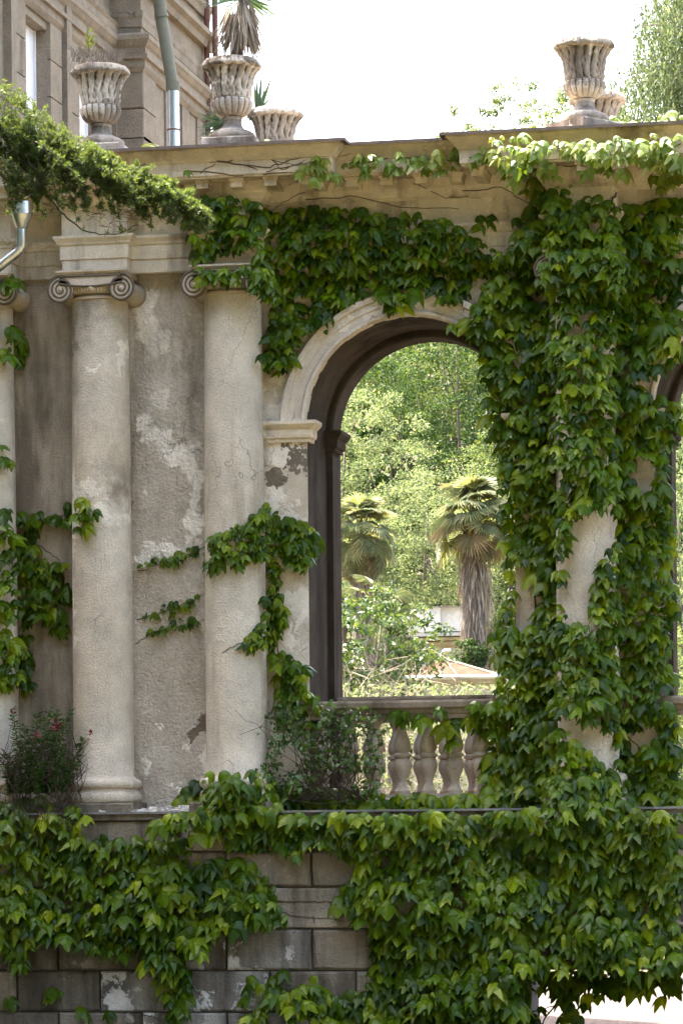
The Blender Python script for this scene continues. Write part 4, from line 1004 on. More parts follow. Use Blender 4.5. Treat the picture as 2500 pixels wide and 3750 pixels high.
# fan palms
def fan_mesh(name, seed, nseg=30, R=1.0, ang=105, droop=0.5):
    r = random.Random(seed); b = MB()
    b.tube([(0, 0, 0), (0.25, 0, 0.02), (0.55, 0, 0.0)], [0.022, 0.016, 0.012], 5)
    for i in range(nseg):
        a = math.radians(-ang + 2 * ang * i / (nseg - 1)); L = R * (0.62 + 0.38 * math.cos(a * 0.55)) * r.uniform(0.9, 1.05) * 0.62
        c, s_ = math.cos(a), math.sin(a); w = 0.5 * L * math.radians(2 * ang / nseg) * 0.62
        z1, z2 = 0.03, -droop * r.uniform(0.5, 1.3) * 0.25
        o = np.array([0.55, 0, 0]); hb_ = math.radians(48); d = np.array([c * math.cos(hb_), s_, -c * math.sin(hb_)]); p = np.array([-s_ * math.cos(hb_), c, s_ * math.sin(hb_)]); h = np.array([math.sin(hb_), 0, math.cos(hb_)])
        b.add([o, o + d * L * 0.55 + p * w + h * (z1 - 0.03), o + d * L * 0.55 + h * (z1 + 0.02), o + d * L * 0.55 - p * w + h * (z1 - 0.03), o + d * L + h * z2 + p * 0.004], [(0, 1, 2), (0, 2, 3), (1, 4, 2), (2, 4, 3)])
    return b
m_frond = leafmat('palm_frond', [(0.15, 0.18, 0.085), (0.23, 0.245, 0.13), (0.11, 0.14, 0.065), (0.30, 0.29, 0.16)], 0.45, 0.42, 0.25, tcol=(1.6, 1.5, 0.8))
m_frond_old = leafmat('old_palm_frond', [(0.26, 0.20, 0.10), (0.20, 0.165, 0.085), (0.15, 0.14, 0.065), (0.30, 0.235, 0.13)], 0.6, 0.3, 0.15, tcol=(1.4, 1.2, 0.7))
m_fibre = plain('palm_fibre', (0.10, 0.08, 0.062), 0.95, 0.5, 22, bump=0.01)
m_dry = leafmat('dry_strip', [(0.30, 0.25, 0.19), (0.22, 0.18, 0.13), (0.38, 0.32, 0.25), (0.16, 0.125, 0.095)], 0.8, 0.2, 0.2, tcol=(1.2, 1.1, 0.9))
m_flowerstalk = plain('palm_flower', (0.50, 0.33, 0.10), 0.7, 0.35, 20)
FAN = {}
for nm, mt in (('green', m_frond), ('old', m_frond_old)):
    FAN[nm] = []
    for sd in range(3):
        o = fan_mesh('frond', sd + 1).build('frond', mt, None); FAN[nm].append(o.data); bpy.data.objects.remove(o)
def place_fan(parent, org, azim, elev, size, roll=0.0, old=False):
    me = FAN['old' if old else 'green'][random.randrange(3)]
    o = bpy.data.objects.new('frond', me); COL.objects.link(o); o.parent = parent
    m = Matrix.Rotation(azim, 4, 'Z') @ Matrix.Rotation(-elev, 4, 'Y') @ Matrix.Rotation(roll, 4, 'X') @ Matrix.Scale(size, 4)
    m.translation = Vector(np.array(org) - ROOTLOC[parent.name]); o.matrix_local = m
def strips(pts, length, width, axis, spread):
    """thin hanging blades"""
    return leaf_quads(pts, length, axis=axis, spread=spread, width=width, bend=0.02)
def palm(label, u_c, v_c, u_b, v_b, y, size, n, tr_px, span=105):
    k = pxm(y); c = P(u_c, v_c, y); b0 = P(u_b, v_b, y); b0 = np.array([b0[0], y, 0.0])
    root = thing('palm_tree', b0, label, 'palm', 'fan palms beyond the archway')
    rt_ = tr_px * k * 0.5
    pts = [tuple(b0 + (c - b0) * q + np.array([0.05 * math.sin(q * 6), 0, 0])) for q in np.linspace(0, 1, 12)]
    MB().tube(pts, [rt_ * (0.78 + 0.16 * math.sin(q * 3)) for q in np.linspace(0, 1, 12)], 14).build('trunk', m_fibre, root, smooth=True)
    n_s = 1800
    q = rng.uniform(0.35, 0.97, n_s); a = rng.uniform(0, 6.28, n_s)
    pp = b0 + (c - b0) * q[:, None] + np.stack([np.cos(a), np.sin(a), 0 * a], 1) * (rt_ * rng.uniform(0.75, 1.35, n_s))[:, None]
    V, F = strips(pp, rng.uniform(35, 85, n_s) * k, 0.085, (0, 0, -1.5), 0.38)
    fast_mesh('fibre_skirt', V, F, m_dry, root, kind='stuff')
    for i in range(n):
        q = i / (n - 1)
        az = i * 2.399 + random.uniform(-0.2, 0.2); el = math.radians(92 - span * q + random.uniform(-12, 12))
        place_fan(root, c + np.array([0, 0, (0.5 - q) * 0.45 * size]), az, el, size * random.uniform(0.85, 1.1), random.uniform(-0.4, 0.4), old=(q > 0.8 and random.random() < 0.35))
    for i in range(5):
        a = -1.9 + i * 0.75 + random.uniform(-0.2, 0.2)
        e = c + np.array([math.cos(a) * 0.32 * size, math.sin(a) * 0.32 * size, -0.05])
        bb = MB().tube([c, 0.5 * (c + e) + np.array([0, 0, 0.06]), e + np.array([0, 0, -0.18 * size])], [0.02, 0.03, 0.012], 5)
        for j in range(14):
            p0 = 0.4 * c + 0.6 * e + rng.normal(0, 0.05 * size, 3); bb.tube([p0, p0 + np.array([rng.normal(0, 0.03), rng.normal(0, 0.03), -0.16 * size])], [0.014, 0.008], 4)
        bb.build('flower_stalk', m_flowerstalk, root)
    return root
palm('taller fan palm with shaggy trunk beside the white roof box', 1732, 1925, 1775, 2400, 30, 0.80, 40, 92)
palm('lower fan palm at the left inside the archway', 1322, 1975, 1370, 2250, 28, 0.66, 46, 60, 150)
fp = thing('palm_shrub', P(1440, 2600, 24), 'low clump of fan leaves in front of the lower palm', 'palm')
for (u, v, az, el, sz) in ((1370, 2215, 2.0, 75, 0.62), (1350, 2230, 2.9, 60, 0.6), (1400, 2250, 0.3, 60, 0.62), (1395, 2290, 0.1, 35, 0.62), (1480, 2380, -0.1, -4, 0.55), (1420, 2250, 1.2, 68, 0.6), (1250, 2440, 0.3, 0, 0.6), (1400, 2300, -1.2, 30, 0.6), (1245, 2470, 0.2, -20, 0.5)):
    place_fan(fp, P(u, v, 24), az, math.radians(el), sz, random.uniform(-0.9, 0.9))
MB().tube([(P(1440, 2600, 24)[0], 24, 0), tuple(P(1420, 2330, 24))], [0.12, 0.06], 8).build('trunk', m_fibre, fp, smooth=True)

# evergreen shrub and bare twigs in front
tree('evergreen_shrub', 'glossy evergreen shrub below the palms in the archway', 1390, 2370, 23, 235, 215, leafmat('glossy_leaf', [(0.035, 0.07, 0.02), (0.05, 0.09, 0.025), (0.09, 0.13, 0.05), (0.03, 0.055, 0.02)], 0.4, 0.25, 0.3), 120, 36, 40, 24, cat='shrub', width=0.4)
tw = thing('twig_thicket', P(1450, 2850, 21), 'tangle of bare pale twigs behind the balustrade', 'thicket')
m_twig = plain('pale_twig', (0.30, 0.235, 0.17), 0.9, 0.4, 20)
b = MB()
for i in range(560):
    u = rng.uniform(1230, 1900) if i % 3 else rng.uniform(1240, 1560); v = rng.uniform(2440, 2960) if u < 1560 else rng.uniform(2540, 2960)
    p0 = P(u, v, 21 + rng.uniform(-1, 1)); d = rand_unit(1)[0] * np.array([1, 0.6, 0.8]); L = rng.uniform(0.25, 0.8)
    c1 = p0 + d * L * 0.5 + rng.normal(0, 0.12, 3); c2 = p0 + d * L + np.array([0, 0, -0.12])
    b.tube([p0, c1, c2], [0.0045, 0.0035, 0.002], 3, cap=False)
for i in range(40):
    u = rng.uniform(1240, 1880); p0 = P(u, 3000, 21 + rng.uniform(-1, 1)); p0[2] = 0; p1 = P(u + rng.uniform(-60, 60), rng.uniform(2450, 2700), 21)
    b.tube([p0, 0.5 * (p0 + p1) + rng.normal(0, 0.15, 3), p1], [0.007, 0.005, 0.003], 4, cap=False)
b.build('twigs', m_twig, tw, kind='stuff')
k = pxm(21); n = 6500
pp = np.array([P(rng.uniform(1230, 1900), rng.uniform(2500, 2980), 21.2 + rng.uniform(-1, 1)) for _ in range(n)])
V, F = leaf_quads(pp, 16 * k * rng.uniform(0.5, 1.3, n)); fast_mesh('leaves', V, F, m_lt, tw, kind='stuff')
n = 5000
pp = np.array([P(rng.uniform(2380, 2620), rng.uniform(2300, 2980), 22 + rng.uniform(-1, 1)) for _ in range(n)])
hb = thing('hedge_bush', P(2500, 2980, 22), 'bushy shrub behind the second balustrade at the right edge', 'shrub')
V, F = leaf_quads(pp, 18 * k * rng.uniform(0.5, 1.3, n)); fast_mesh('foliage', V, F, m_md, hb)
bb = MB()
for i in range(12):
    p1 = P(rng.uniform(2400, 2600), rng.uniform(2350, 2700), 22); bb.tube([(p1[0], 22, 0), tuple(p1)], [0.02, 0.008], 5)
bb.build('stem', m_bark, hb)

# white roof structure and rusty hip roof
m_hut = stucco('white_limewash', (0.42, 0.42, 0.40), (0.12, 0.12, 0.115), (0.50, 0.495, 0.48), grain=0.004, light_amt=0.5, dark_amt=0.62)
m_cream = stucco('cream_limewash', (0.40, 0.36, 0.28), (0.22, 0.20, 0.155), (0.48, 0.45, 0.38), grain=0.004, light_amt=0.5, dark_amt=0.66)
yh = 34
hut = thing('garden_pavilion', (P(1600, 2400, yh)[0], yh, 0), 'white garden pavilion with a boxy roof vent behind the rusty roof', 'pavilion')
def rect(u0, u1, v0, v1, y, depth, name, mat, parent, ch=0.0):
    a, c = P(u0, v1, y), P(u1, v0, y)
    return MB().box(a[0], c[0], y, y + depth, a[2], c[2], ch).build(name, mat, parent)
vb = rect(1535, 1684, 2223, 2314, yh, 1.2, 'roof_vent', m_hut, hut)
rect(1556, 1611, 2224, 2313, yh - 0.09, 0.12, 'vent_pier', m_hut, vb)
rect(1528, 1692, 2218, 2223.5, yh - 0.13, 1.4, 'vent_cap', m_parapet, vb)
rect(1490, 1534, 2232, 2314, yh + 0.4, 0.8, 'vent_wing', m_hut, vb)
rect(1495, 1748, 2314, 2331, yh - 0.5, 2.2, 'roof_slab', m_hut, hut)
rect(1520, 1725, 2331.5, 2347, yh - 0.36, 1.9, 'cornice', m_cream, hut)
rect(1535, 1708, 2347.5, 2362, yh - 0.24, 1.7, 'cornice', m_cream, hut)
a, c = P(1545, 2362, yh), P(1690, 2362, yh)
MB().box(a[0], c[0], yh - 0.12, yh + 1.3, 0, a[2] - 0.003).build('wall', m_cream, hut)
yr = 26
rh = thing('shed', (P(1690, 2500, yr)[0], yr, 0), 'low shed with a rusty hipped metal roof and gutter', 'shed')
m_rroof = stucco('rusty_roof', (0.072, 0.035, 0.022), (0.045, 0.022, 0.014), (0.10, 0.066, 0.05), grain=0.002, light_amt=0.58, dark_amt=0.6)
e0, e1 = P(1480, 2478, yr), P(1820, 2478, yr); ap = P(1628, 2416, yr + 1.4); ap2 = ap + np.array([-0.2, 0.4, 0]); zz = e0[2]
roof = MB().add([(e0[0], yr, zz), (e1[0], yr, zz), (e1[0], yr + 3, zz), (e0[0], yr + 3, zz), tuple(ap), tuple(ap2)], [(0, 1, 4), (1, 2, 5, 4), (2, 3, 5), (3, 0, 4, 5), (3, 2, 1, 0)]).build('roof', m_rroof, rh)
MB().tube([(e1[0], yr, zz + 0.01), tuple(ap + np.array([0, 0, 0.012]))], 0.022, 6).build('hip_ridge', m_zinc_painted, roof)
MB().tube([(0.5 * (e0[0] + e1[0]) + 0.1, yr, zz + 0.01), tuple(ap + np.array([0, 0, 0.012]))], 0.012, 6).build('seam', m_zinc_painted, roof)
MB().tube([(e0[0] - 0.05, yr - 0.04, zz - 0.025), (e1[0] + 0.06, yr - 0.04, zz - 0.025)], 0.04, 10).build('gutter', m_zinc, rh, smooth=True)
MB().box(e0[0], e1[0] - 0.03, yr + 0.06, yr + 2.9, zz - 0.12, zz - 0.005).build('fascia', m_cream, rh)
MB().box(e0[0] + 0.1, e1[0] - 0.1, yr + 0.12, yr + 2.8, 0, zz - 0.121).build('wall', m_cream, rh)
MB().tube([tuple(P(1617, 2425, yr + 1.2)), tuple(P(1617, 2398, yr + 1.2)), tuple(P(1628, 2384, yr + 1.2)), tuple(P(1650, 2382, yr + 1.2))], 0.035, 10).build('flue_pipe', m_zinc, rh, smooth=True)
tree('ivy_bush', 'dark ivy bush between the pavilion and the palm trunk', 1715, 2400, 29, 70, 60, m_dk, 40, 34, 26, 17, cat='bush')

# ------------------------------------------------------------------ cedar whose bough reaches in from the left
yc = -2.6; kc = float((P(200, 500, yc) - CAM) @ FWD / FOC)
m_needle = leafmat('cedar_needle', [(0.040, 0.068, 0.016), (0.062, 0.092, 0.022), (0.105, 0.130, 0.040), (0.046, 0.074, 0.018)], 0.5, 0.42, 0.3, tcol=(2.0, 1.8, 1.0))
m_cbark = plain('cedar_bark', (0.055, 0.042, 0.032), 0.9, 0.4, 20)
cx0 = P(-900, 400, yc)[0]
cd = thing('cedar_tree', (cx0, yc - 0.6, 0), 'cedar bough with green needle tufts reaching in at upper left', 'tree')
MB().tube([(cx0, yc - 0.6, -0.1), (cx0 + 0.05, yc - 0.6, 5), (cx0, yc - 0.6, 10), (cx0 - 0.1, yc - 0.6, 16)], [0.34, 0.28, 0.2, 0.05], 12).build('trunk', m_cbark, cd, smooth=True)
def px_curve(pts, n, y0=yc, jy=0.0):
    p = np.array(pts, float); seg = np.r_[0, np.cumsum(np.hypot(*(p[1:] - p[:-1]).T))]; t_ = np.linspace(0, seg[-1], n)
    return np.stack([np.interp(t_, seg, p[:, 0]), np.interp(t_, seg, p[:, 1])], 1)
tufts = []
main = px_curve([(-880, 180), (-400, 320), (-120, 425), (0, 464), (77, 490), (204, 556), (327, 602), (459, 643), (587, 676), (679, 735), (715, 775), (738, 812)], 90)
b = MB(); b.tube([P(u, v, yc) for u, v in main], [0.055 * (1 - i / 92) + 0.004 for i in range(90)], 7)
for i in range(26, 89):
    u, v = main[i]
    if u < -90: continue
    s_ = min(0.98, max(0.0, u / 740))
    w = 180 * (1 - s_) ** 1.7 + 16
    for _ in range(int(22 * (1 - 0.62 * s_) * (0.35 + 1.3 * max(0, 0.5 + mnoise.noise((i * 0.45, 1.7, 0)))))):
        tufts.append((u + rng.normal(0, 12), v + 8 - rng.uniform(0, 1) ** 1.2 * w + rng.normal(0, 5), rng.normal(0, 0.09)))
    if i % 2 == 0 and s_ < 0.93:          # short sprays rising from and lying along the bough
        for _ in range(2):
            L = rng.uniform(35, 95) * (1 - 0.5 * s_); a_ = math.radians(rng.uniform(-75, 30)); jd = rng.normal(0, 0.12)
            for q_ in np.linspace(0.1, 1, 9):
                for _k in range(2): tufts.append((u + q_ * L * math.cos(a_) + rng.normal(0, 5), v + q_ * L * math.sin(a_) + rng.normal(0, 5), jd + rng.normal(0, 0.02)))
def branchlet(pts, n, r0, dens, wid=8):
    c = px_curve(pts, n); jy = rng.normal(0, 0.10); b.tube([P(u + rng.normal(0, 2), v + rng.normal(0, 2), yc + jy) for u, v in c], [r0 * (1 - 0.75 * j / n) for j in range(n)], 5)
    for u, v in c[2:]:
        for _ in range(rng.poisson(dens)): tufts.append((u + rng.normal(0, wid), v + rng.normal(0, wid), jy + rng.normal(0, 0.03)))
for i in range(42, 88, 2):
    u, v = main[i]; s_ = max(0.0, min(0.97, u / 740))
    for _ in range(5):
        L = rng.uniform(70, 300) * (1 - 0.6 * s_); a = math.radians(rng.uniform(22, 80))
        m_ = (u + L * 0.55 * math.cos(a) + rng.normal(0, 6), v + L * 0.5 * math.sin(a)); e = (u + L * math.cos(a) * 0.9, v + L * math.sin(a) * 1.05 + 8)
        branchlet([(u, v), m_, e], 18, 0.006, 1.9, 6)
branchlet([(-140, 560), (0, 640), (60, 690), (150, 705), (230, 745), (280, 770)], 24, 0.011, 1.0)
branchlet([(60, 490), (75, 570), (130, 680), (200, 745), (250, 800), (310, 845), (370, 860), (440, 855), (505, 822)], 40, 0.012, 0.20)
branchlet([(70, 560), (110, 610), (190, 700), (220, 760)], 16, 0.008, 1.4)
branchlet([(-40, 590), (20, 600), (60, 580), (120, 640)], 16, 0.008, 1.6)
branchlet([(130, 700), (140, 760), (165, 800)], 10, 0.005, 2.4)
branchlet([(60, 690), (40, 740), (30, 770)], 8, 0.005, 2.0)
for _ in range(16): branchlet([(rng.uniform(-60, 120), rng.uniform(560, 640)), (rng.uniform(20, 200), rng.uniform(640, 700)), (rng.uniform(40, 230), rng.uniform(690, 770))], 12, 0.004, 1.2)
for _ in range(26):
    u, v = rng.uniform(300, 480), rng.uniform(770, 850); b.tube([P(u, v, yc), P(u + rng.uniform(-10, 50), v + rng.uniform(-35, 15), yc), P(u + rng.uniform(20, 90), v + rng.uniform(-30, 20), yc)], [0.003, 0.002, 0.001], 3)
for u, v, du, dv in ((150, 450, 20, -40), (190, 480, 40, -45), (215, 480, 45, -25), (440, 500, 30, -30), (120, 470, -20, -60)):
    b.tube([P(u, v, yc), P(u + du * 0.5, v + dv * 0.6, yc), P(u + du, v + dv, yc)], [0.004, 0.003, 0.0015], 3)
b.build('bough', m_cbark, cd, smooth=True)
T = np.array([P(u, v, yc + d) for u, v, d in tufts]); nn = 24
pp = np.repeat(T, nn, 0); ax = rand_unit(len(T)) * 0.35 + np.array([0.1, 0, 0.35])
V, F = leaf_quads(pp, rng.uniform(0.6, 1.25, len(pp)) * 0.036, axis=np.repeat(ax, nn, 0), spread=0.9, width=0.17, bend=0.02)
fast_mesh('needles', V, F, m_needle, cd, kind='stuff')
# the rest of the cedar, out of frame
bt = MB(); cps = []
for i in range(70):
    z = rng.uniform(3.5, 6.5); a = rng.uniform(2.2, 5.2); L = rng.uniform(1.5, 4.2) * (1.15 - z / 20)
    o_ = np.array([cx0, yc - 0.6, z]); e = o_ + np.array([math.cos(a) * L, math.sin(a) * L, -0.1 * L])
    if proj(e)[0] > -150: continue
    bt.tube([o_, 0.5 * (o_ + e) + np.array([0, 0, 0.2]), e], [0.06, 0.04, 0.01], 5)
    for s_ in np.linspace(0.3, 1, 9): cps.append(o_ + (e - o_) * s_ + rng.normal(0, 0.2, 3) * np.array([1, 1, 0.3]))
bt.build('bough', m_cbark, cd)
cps = np.repeat(np.array(cps), 40, 0); cps = cps + rng.normal(0, 0.3, cps.shape) * np.array([1, 1, 0.35])
pu, pv = proj(cps); cps = cps[(pu < -60)]
V, F = leaf_quads(cps, 0.13 * rng.uniform(0.6, 1.3, len(cps)), width=0.3); fast_mesh('foliage', V, F, m_dk, cd, kind='stuff')

# unseen trees added on the viewer's side to block low sky
pw = []
for (x, y, r_, h) in ((-13, -12, 5, 20), (-15, -24, 6, 26), (-10, -36, 7, 30), (-2, -38, 7, 30), (6, -41, 7, 30), (14, -38, 7, 30), (21, -30, 6, 26), (-13, -4.5, 3.5, 14), (26, -18, 5, 18), (-20, -16, 6, 26), (-4, -46, 7, 32), (10, -47, 7, 32)):
    _, p = clump_points((x, y, h * 0.55), (r_, r_, h * 0.46), 150, 46, 1.7, 0.6, 0.3); pw.append(p)
pw = np.concatenate(pw); V, F = leaf_quads(pw, 0.75 * rng.uniform(0.6, 1.3, len(pw)), width=0.6)
tag(fast_mesh('sky_block_trees', V, F, m_dk), 'unseen dark trees added on the near side to block low sky', 'wood', kind='stuff')

# ------------------------------------------------------------------ plants in the urns and on the ledge
def blade(b, p0, p1, w, sag=0.0, n=5, side=None):
    p0, p1 = np.array(p0, float), np.array(p1, float); d = p1 - p0; L = np.linalg.norm(d)
    s_ = np.cross(d, np.array([0, 1.0, 0.15]) if side is None else side); s_ /= np.linalg.norm(s_) + 1e-9
    v = []
    for i in range(n + 1):
        q = i / n; c = p0 + d * q - np.array([0, 0, sag * L * q * q]); ww = w * (1 - q ** 2.2) * (0.7 + 0.6 * q * (1 - q) * 2)
        v += [c - s_ * ww * 0.5, c + s_ * ww * 0.5 + np.array([0, -0.15 * w, 0])]
    b.add(v, [(2 * i, 2 * i + 1, 2 * i + 3, 2 * i + 2) for i in range(n)])
m_spike = leafmat('spiky_leaf', [(0.06, 0.10, 0.045), (0.085, 0.13, 0.055), (0.05, 0.085, 0.04)], 0.4, 0.25, 0.5, tcol=(1.5, 1.5, 0.9))
yu = UY
cord = thing('spiky_plant', P(880, 190, yu), 'spiky plant with a hanging skirt of dry leaves in the middle urn', 'plant')
top = P(892, -5, yu)
MB().tube([P(868, 200, yu), P(878, 100, yu), top], [0.05, 0.055, 0.045], 8).build('trunk', m_fibre, cord, smooth=True)
n = 520; a = rng.uniform(0, 6.28, n); q = rng.uniform(0, 1, n); r_ = 0.05 + 0.03 * q
pp = P(880, 60, yu) + np.stack([np.cos(a) * r_, np.sin(a) * r_, (q - 0.4) * 0.22], 1)
ax = np.stack([np.cos(a) * 0.40 - 0.03, np.sin(a) * 0.42, -np.ones(n)], 1)
V, F = leaf_quads(pp, rng.uniform(0.16, 0.40, n), axis=ax, spread=0.16, width=0.045, bend=0.03); fast_mesh('dry_skirt', V, F, m_dry, cord, kind='stuff')
for i in range(80):
    a = rng.uniform(0, 6.28); el = rng.uniform(-0.5, 1.4); L = rng.uniform(0.28, 0.46)
    b = MB(); blade(b, top + np.array([math.cos(a) * 0.03, math.sin(a) * 0.03, 0.0]), top + L * np.array([math.cos(a) * math.cos(el), math.sin(a) * math.cos(el), math.sin(el)]), 0.017, 0.12); b.build('leaf', m_spike, cord)
yk = thing('yucca', P(830, 500, 0.25), 'small yucca rosette tucked behind the middle urn', 'plant')
c0 = P(822, 452, 0.25)
for i in range(34):
    an = math.radians(rng.uniform(95, 215)); L = rng.uniform(70, 125) * 0.0023
    b = MB(); blade(b, c0 + np.array([rng.normal(0, 0.012), rng.normal(0, 0.03), 0]), c0 + np.array([math.cos(an) * L, rng.normal(0, 0.08), math.sin(an) * L]), 0.014, 0.05); b.build('leaf', m_spike, yk)
MB().tube([(c0[0], 0.25, 7.264), tuple(c0)], 0.03, 7).build('stem', m_fibre, yk)
sp = thing('strap_plant', P(960, 430, 1.3), 'strap leaved plants growing from the lower rear urn', 'plant')
for (u0, v0, u1, v1, w, sg) in ((948, 395, 960, 250, .030, 0), (940, 400, 943, 262, .03, 0), (952, 398, 1000, 262, .028, .0), (945, 400, 990, 290, .026, 0), (938, 395, 930, 280, .026, 0), (955, 385, 1005, 340, .02, .1), (958, 388, 1045, 365, .016, .5), (960, 390, 1055, 380, .014, .3), (958, 392, 1030, 350, .014, .5), (935, 400, 900, 400, .02, .6), (938, 400, 938, 455, .03, 0), (930, 405, 905, 450, .022, .2), (945, 405, 965, 450, .014, 0), (925, 405, 890, 430, .02, .6), (950, 395, 975, 300, .022, 0), (950, 395, 952, 300, .03, 0)):
    b = MB(); blade(b, P(u0, v0 + 12, 1.25), P(u1, v1, 1.25 + rng.normal(0, 0.05)), w, sg); b.build('leaf', m_spike, sp)
b = MB()
for u in (1010, 1034, 1046): b.tube([P(u, 410, 1.3), P(u + 2, 330, 1.3), P(u + rng.uniform(-4, 6), rng.uniform(270, 370), 1.3)], [0.002, 0.0015, 0.001], 3)
b.build('stalk', m_dry, sp)
def dry_grass(name, label, u0, u1, v0, y, n, hmin, hmax, hang):
    o = thing(name, P((u0 + u1) / 2, v0, y), label, 'grass'); b = MB()
    for i in range(n):
        u = rng.uniform(u0, u1); L = rng.uniform(hmin, hmax); yy = y + rng.normal(0, 0.08); lean = rng.normal(0, 0.5)
        b.tube([P(u, v0 + 14, yy), P(u + lean * L * 0.5, v0 - L * 0.6, yy), P(u + lean * L, v0 - L * rng.uniform(0.6, 1.0), yy)], [0.0022, 0.0016, 0.0008], 3)
    for i in range(hang):
        u = rng.uniform(u0, u0 + 0.5 * (u1 - u0)); d = rng.uniform(-35, -5)
        b.tube([P(u, v0 - 5, y - 0.15), P(u + d * 0.6, v0 + 20, y - 0.26), P(u + d, v0 + rng.uniform(50, 100), y - 0.27)], [0.0025, 0.002, 0.0012], 3)
    b.build('blades', m_dry, o, kind='stuff'); return o
g1 = dry_grass('dry_grass', 'dry grass tuft with one green sprig in the left urn', 265, 450, 212, UY, 190, 14, 60, 16)
b = MB(); b.tube([P(326, 215, UY), P(322, 120, UY), P(316, 60, UY), P(306, 15, UY)], [0.004, 0.003, 0.002, 0.001], 4); b.tube([P(340, 212, UY), P(356, 130, UY), P(368, 40, UY)], [0.003, 0.002, 0.001], 4); b.build('stalk', m_dry, g1)
n = 46; pp = np.array([P(328 + rng.normal(0, 7), rng.uniform(110, 180), UY + rng.normal(0, 0.02)) for _ in range(n)])
V, F = leaf_quads(pp, 0.045, axis=(0, 0, 0.9), spread=0.9, width=0.3); fast_mesh('sprig', V, F, m_ivy_young_sunlit, g1)
g3 = dry_grass('dry_stalk', 'tall dry stalk and thin grass in the right urn', 2080, 2220, 136, UY, 40, 10, 48, 0)
MB().tube([P(2157, 140, UY), P(2160, 60, UY), P(2156, -30, UY)], [0.006, 0.005, 0.004], 5).build('stalk', m_dry, g3)
MB().tube([P(2164, 140, UY), P(2168, 60, UY), P(2165, -30, UY)], [0.004, 0.003, 0.003], 5).build('stalk', m_dry, g3)

# flowering plant on the ledge, lower left
ys = -0.46
sn = thing('flowering_plant', P(150, 2960, ys), 'dark leafy plant with a few red flowers and dry stems on the ledge', 'plant')
m_sleaf = leafmat('lance_leaf', [(0.030, 0.075, 0.010), (0.048, 0.10, 0.014), (0.025, 0.06, 0.010)], 0.5, 0.3, 0.15)
m_red = plain('red_petal', (0.16, 0.008, 0.014), 0.5, 0.3, 30)
sb = MB(); lp, la = [], []
for (u, v, bu) in ((50, 2612, 70), (90, 2658, 90), (137, 2612, 120), (183, 2598, 140), (217, 2605, 150), (256, 2598, 180), (70, 2720, 60), (120, 2700, 110), (20, 2800, 40), (60, 2800, 80), (110, 2820, 120), (160, 2800, 150), (210, 2800, 190), (250, 2780, 200), (90, 2840, 90), (140, 2850, 140), (190, 2840, 180), (40, 2840, 50), (240, 2740, 190), (280, 2790, 230), (205, 2680, 160), (30, 2760, 60), (170, 2690, 150), (235, 2660, 190), (150, 2740, 120), (310, 2700, 210), (100, 2760, 100), (200, 2730, 170)):
    yy = ys + rng.normal(0, 0.07); a0, a1 = P(bu, 2900, yy), P(u, v, yy); md_ = 0.5 * (a0 + a1) + rng.normal(0, 0.02, 3)
    sb.tube([a0, md_, a1], [0.005, 0.004, 0.002], 4)
    for q in np.linspace(0.03, 1, 130):
        c = (1 - q) ** 2 * a0 + 2 * q * (1 - q) * md_ + q * q * a1; lp.append(c); an = rng.uniform(0, 6.28); la.append((math.cos(an), math.sin(an), 0.35 - 0.8 * (1 - q)))
V, F = leaf_quads(np.array(lp), rng.uniform(0.035, 0.07, len(lp)), axis=np.array(la), spread=0.25, width=0.28); 
sb.build('stems', m_sleaf, sn); fast_mesh('leaves', V, F, m_sleaf, sn, kind='stuff')
for (u, v, s_) in ((48, 2603, .03), (212, 2652, .04), (204, 2662, .03), (136, 2697, .026), (334, 2684, .024)):
    pp = np.repeat(P(u, v, ys - 0.05)[None], 12, 0) + rng.normal(0, s_ * 0.35, (12, 3)); V, F = leaf_quads(pp, s_, axis=(0, -0.3, 0.2), spread=1, width=0.8); fast_mesh('flower', V, F, m_red, sn)
db = MB()
m_dtwig = plain('dead_twig', (0.05, 0.036, 0.025), 0.9, 0.4, 20, spec=0.05)
for i in range(230):
    u = rng.uniform(-10, 300); v = rng.uniform(2740, 2980); yy = ys - rng.uniform(0, 0.18)
    L = rng.uniform(40, 150); an = math.radians(rng.choice([rng.uniform(20, 80), rng.uniform(100, 170), rng.uniform(-100, -60)]))
    p0, p1 = (u, v), (u + L * math.cos(an), v - L * math.sin(an))
    if p1[0] > 365: continue
    db.tube([P(*p0, yy), P((p0[0] + p1[0]) / 2 + rng.normal(0, 8), (p0[1] + p1[1]) / 2 + rng.normal(0, 8), yy - 0.03), P(*p1, yy)], [0.004, 0.003, 0.0015], 3, cap=False)
for i in range(70):
    u = rng.uniform(30, 300); v = rng.uniform(2900, 2990); yy = WY - rng.uniform(0.08, 0.2); db.tube([P(u, v, yy), P(u + rng.normal(0, 12), v + 40, yy), P(u + rng.normal(0, 26), v + rng.uniform(60, 130), yy)], [0.002, 0.002, 0.001], 3, cap=False)
db.build('dry_stems', m_dtwig, sn, kind='stuff')

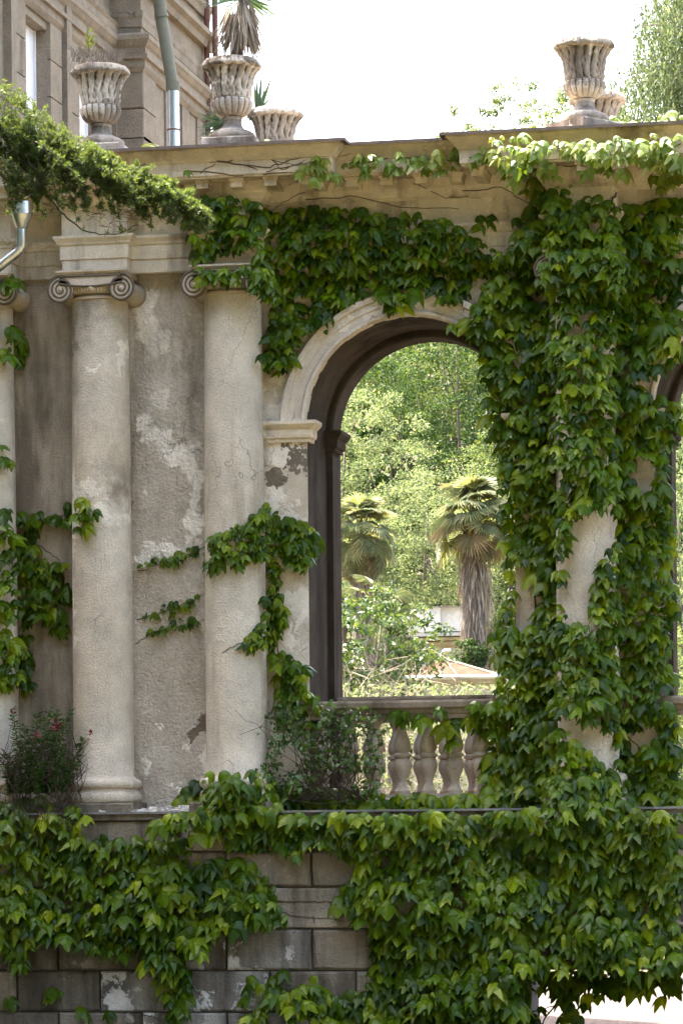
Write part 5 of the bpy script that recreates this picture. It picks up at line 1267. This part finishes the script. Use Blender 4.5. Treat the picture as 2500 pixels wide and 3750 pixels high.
# small leaved shrub in front of the balustrade
ss = thing('small_leaf_shrub', P(1150, 2950, -0.35), 'small leaved shrub with pale dry flowers before the balustrade', 'shrub')
m_small = leafmat('small_leaf', [(0.04, 0.09, 0.02), (0.065, 0.13, 0.03), (0.095, 0.165, 0.045), (0.045, 0.10, 0.022), (0.13, 0.19, 0.08)], 0.5, 0.3, 0.35)
m_pale = leafmat('pale_dry_flower', [(0.40, 0.34, 0.26), (0.30, 0.24, 0.18), (0.50, 0.44, 0.36)], 0.8, 0.3, 0.2, tcol=(1.2, 1.1, 1.0))
poly = [(960, 2840), (900, 2760), (985, 2640), (1000, 2590), (1080, 2575), (1180, 2580), (1300, 2600), (1400, 2620), (1420, 2680), (1380, 2760), (1420, 2840), (1380, 2900), (1250, 2940), (1100, 2900), (1000, 2900)]
q = poly_points(poly, 11.5, (), 0.92); q2 = poly_points(poly, 13, (), 0.7); q = np.concatenate([q, q2]); q = q + rng.normal(0, 11, q.shape)
dep = []
for (u, v) in q:
    nz = mnoise.noise((u * 0.012, v * 0.012, 2.0)); 
    dep.append(-0.10 - 0.30 * (0.5 + nz) * rng.random() - 0.05)
keepm = np.array([mnoise.noise((u * 0.011 + 5, v * 0.011, 9.0)) > -0.16 for u, v in q]); q = q[keepm]; dep = np.array(dep)[keepm]
pp = np.array([P(u, v, d) for (u, v), d in zip(q, dep)])
V, F = leaf_quads(pp, rng.uniform(0.032, 0.066, len(pp)), axis=(0, -0.5, -0.2), spread=0.9, width=0.72); fast_mesh('leaves', V, F, m_small, ss, kind='stuff')
sel = rng.choice(len(pp), 330, replace=False); pz = pp[sel] + np.array([0, -0.04, 0])
V, F = leaf_quads(pz, rng.uniform(0.014, 0.032, len(pz)), spread=1, width=0.45); fast_mesh('dry_flowers', V, F, m_pale, ss, kind='stuff')
b = MB()
for i in range(46):
    e = pp[rng.integers(len(pp))]; a0 = P(rng.uniform(1050, 1350), 2930, -0.3); b.tube([a0, 0.5 * (a0 + e) + rng.normal(0, 0.05, 3), e], [0.005, 0.004, 0.002], 4)
for pts in ([(1000, 2680), (960, 2660), (880, 2690)], [(980, 2700), (940, 2650), (900, 2640), (860, 2600)]):
    b.tube([P(u, v, -0.45) for u, v in pts], 0.002, 3)
b.build('stems', m_dtwig, ss, kind='stuff')

# crumbled plaster lying on the ledge between the columns
rb = thing('plaster_rubble', P(600, 2950, -0.3), 'white crumbs of fallen plaster on the ledge between the columns', 'rubble')
b = MB()
for i in range(240):
    u = rng.uniform(490, 700) if i % 4 else rng.uniform(360, 900); yy = rng.uniform(-0.50, -0.06)
    c = P(u, 2950, yy); c[2] = ZL + 0.004; sz = rng.uniform(0.006, 0.028) * (1.5 if i % 9 == 0 else 1)
    if abs(c[0] - COLX[1]) < 0.34 and yy > -0.48: continue
    if abs(c[0] - COLX[2]) < 0.34 and yy > -0.48: continue
    pile = 0.05 * max(0, 1 - abs(u - 620) / 110) * rng.random() * (1 if yy > -0.35 else 0.2)
    v = [c + np.array([dx_ * sz * rng.uniform(0.5, 1.2), dy_ * sz * rng.uniform(0.5, 1.2), pile + dz_ * sz * rng.uniform(0.4, 0.9)]) for dx_ in (-1, 1) for dy_ in (-1, 1) for dz_ in (0, 1)]
    b.add(v, [(0, 1, 3, 2), (4, 6, 7, 5), (0, 4, 5, 1), (2, 3, 7, 6), (0, 2, 6, 4), (1, 5, 7, 3)])
b.build('crumbs', plain('broken_plaster', (0.55, 0.50, 0.43), 0.95, 0.4, 30, spec=0.05), rb, kind='stuff')
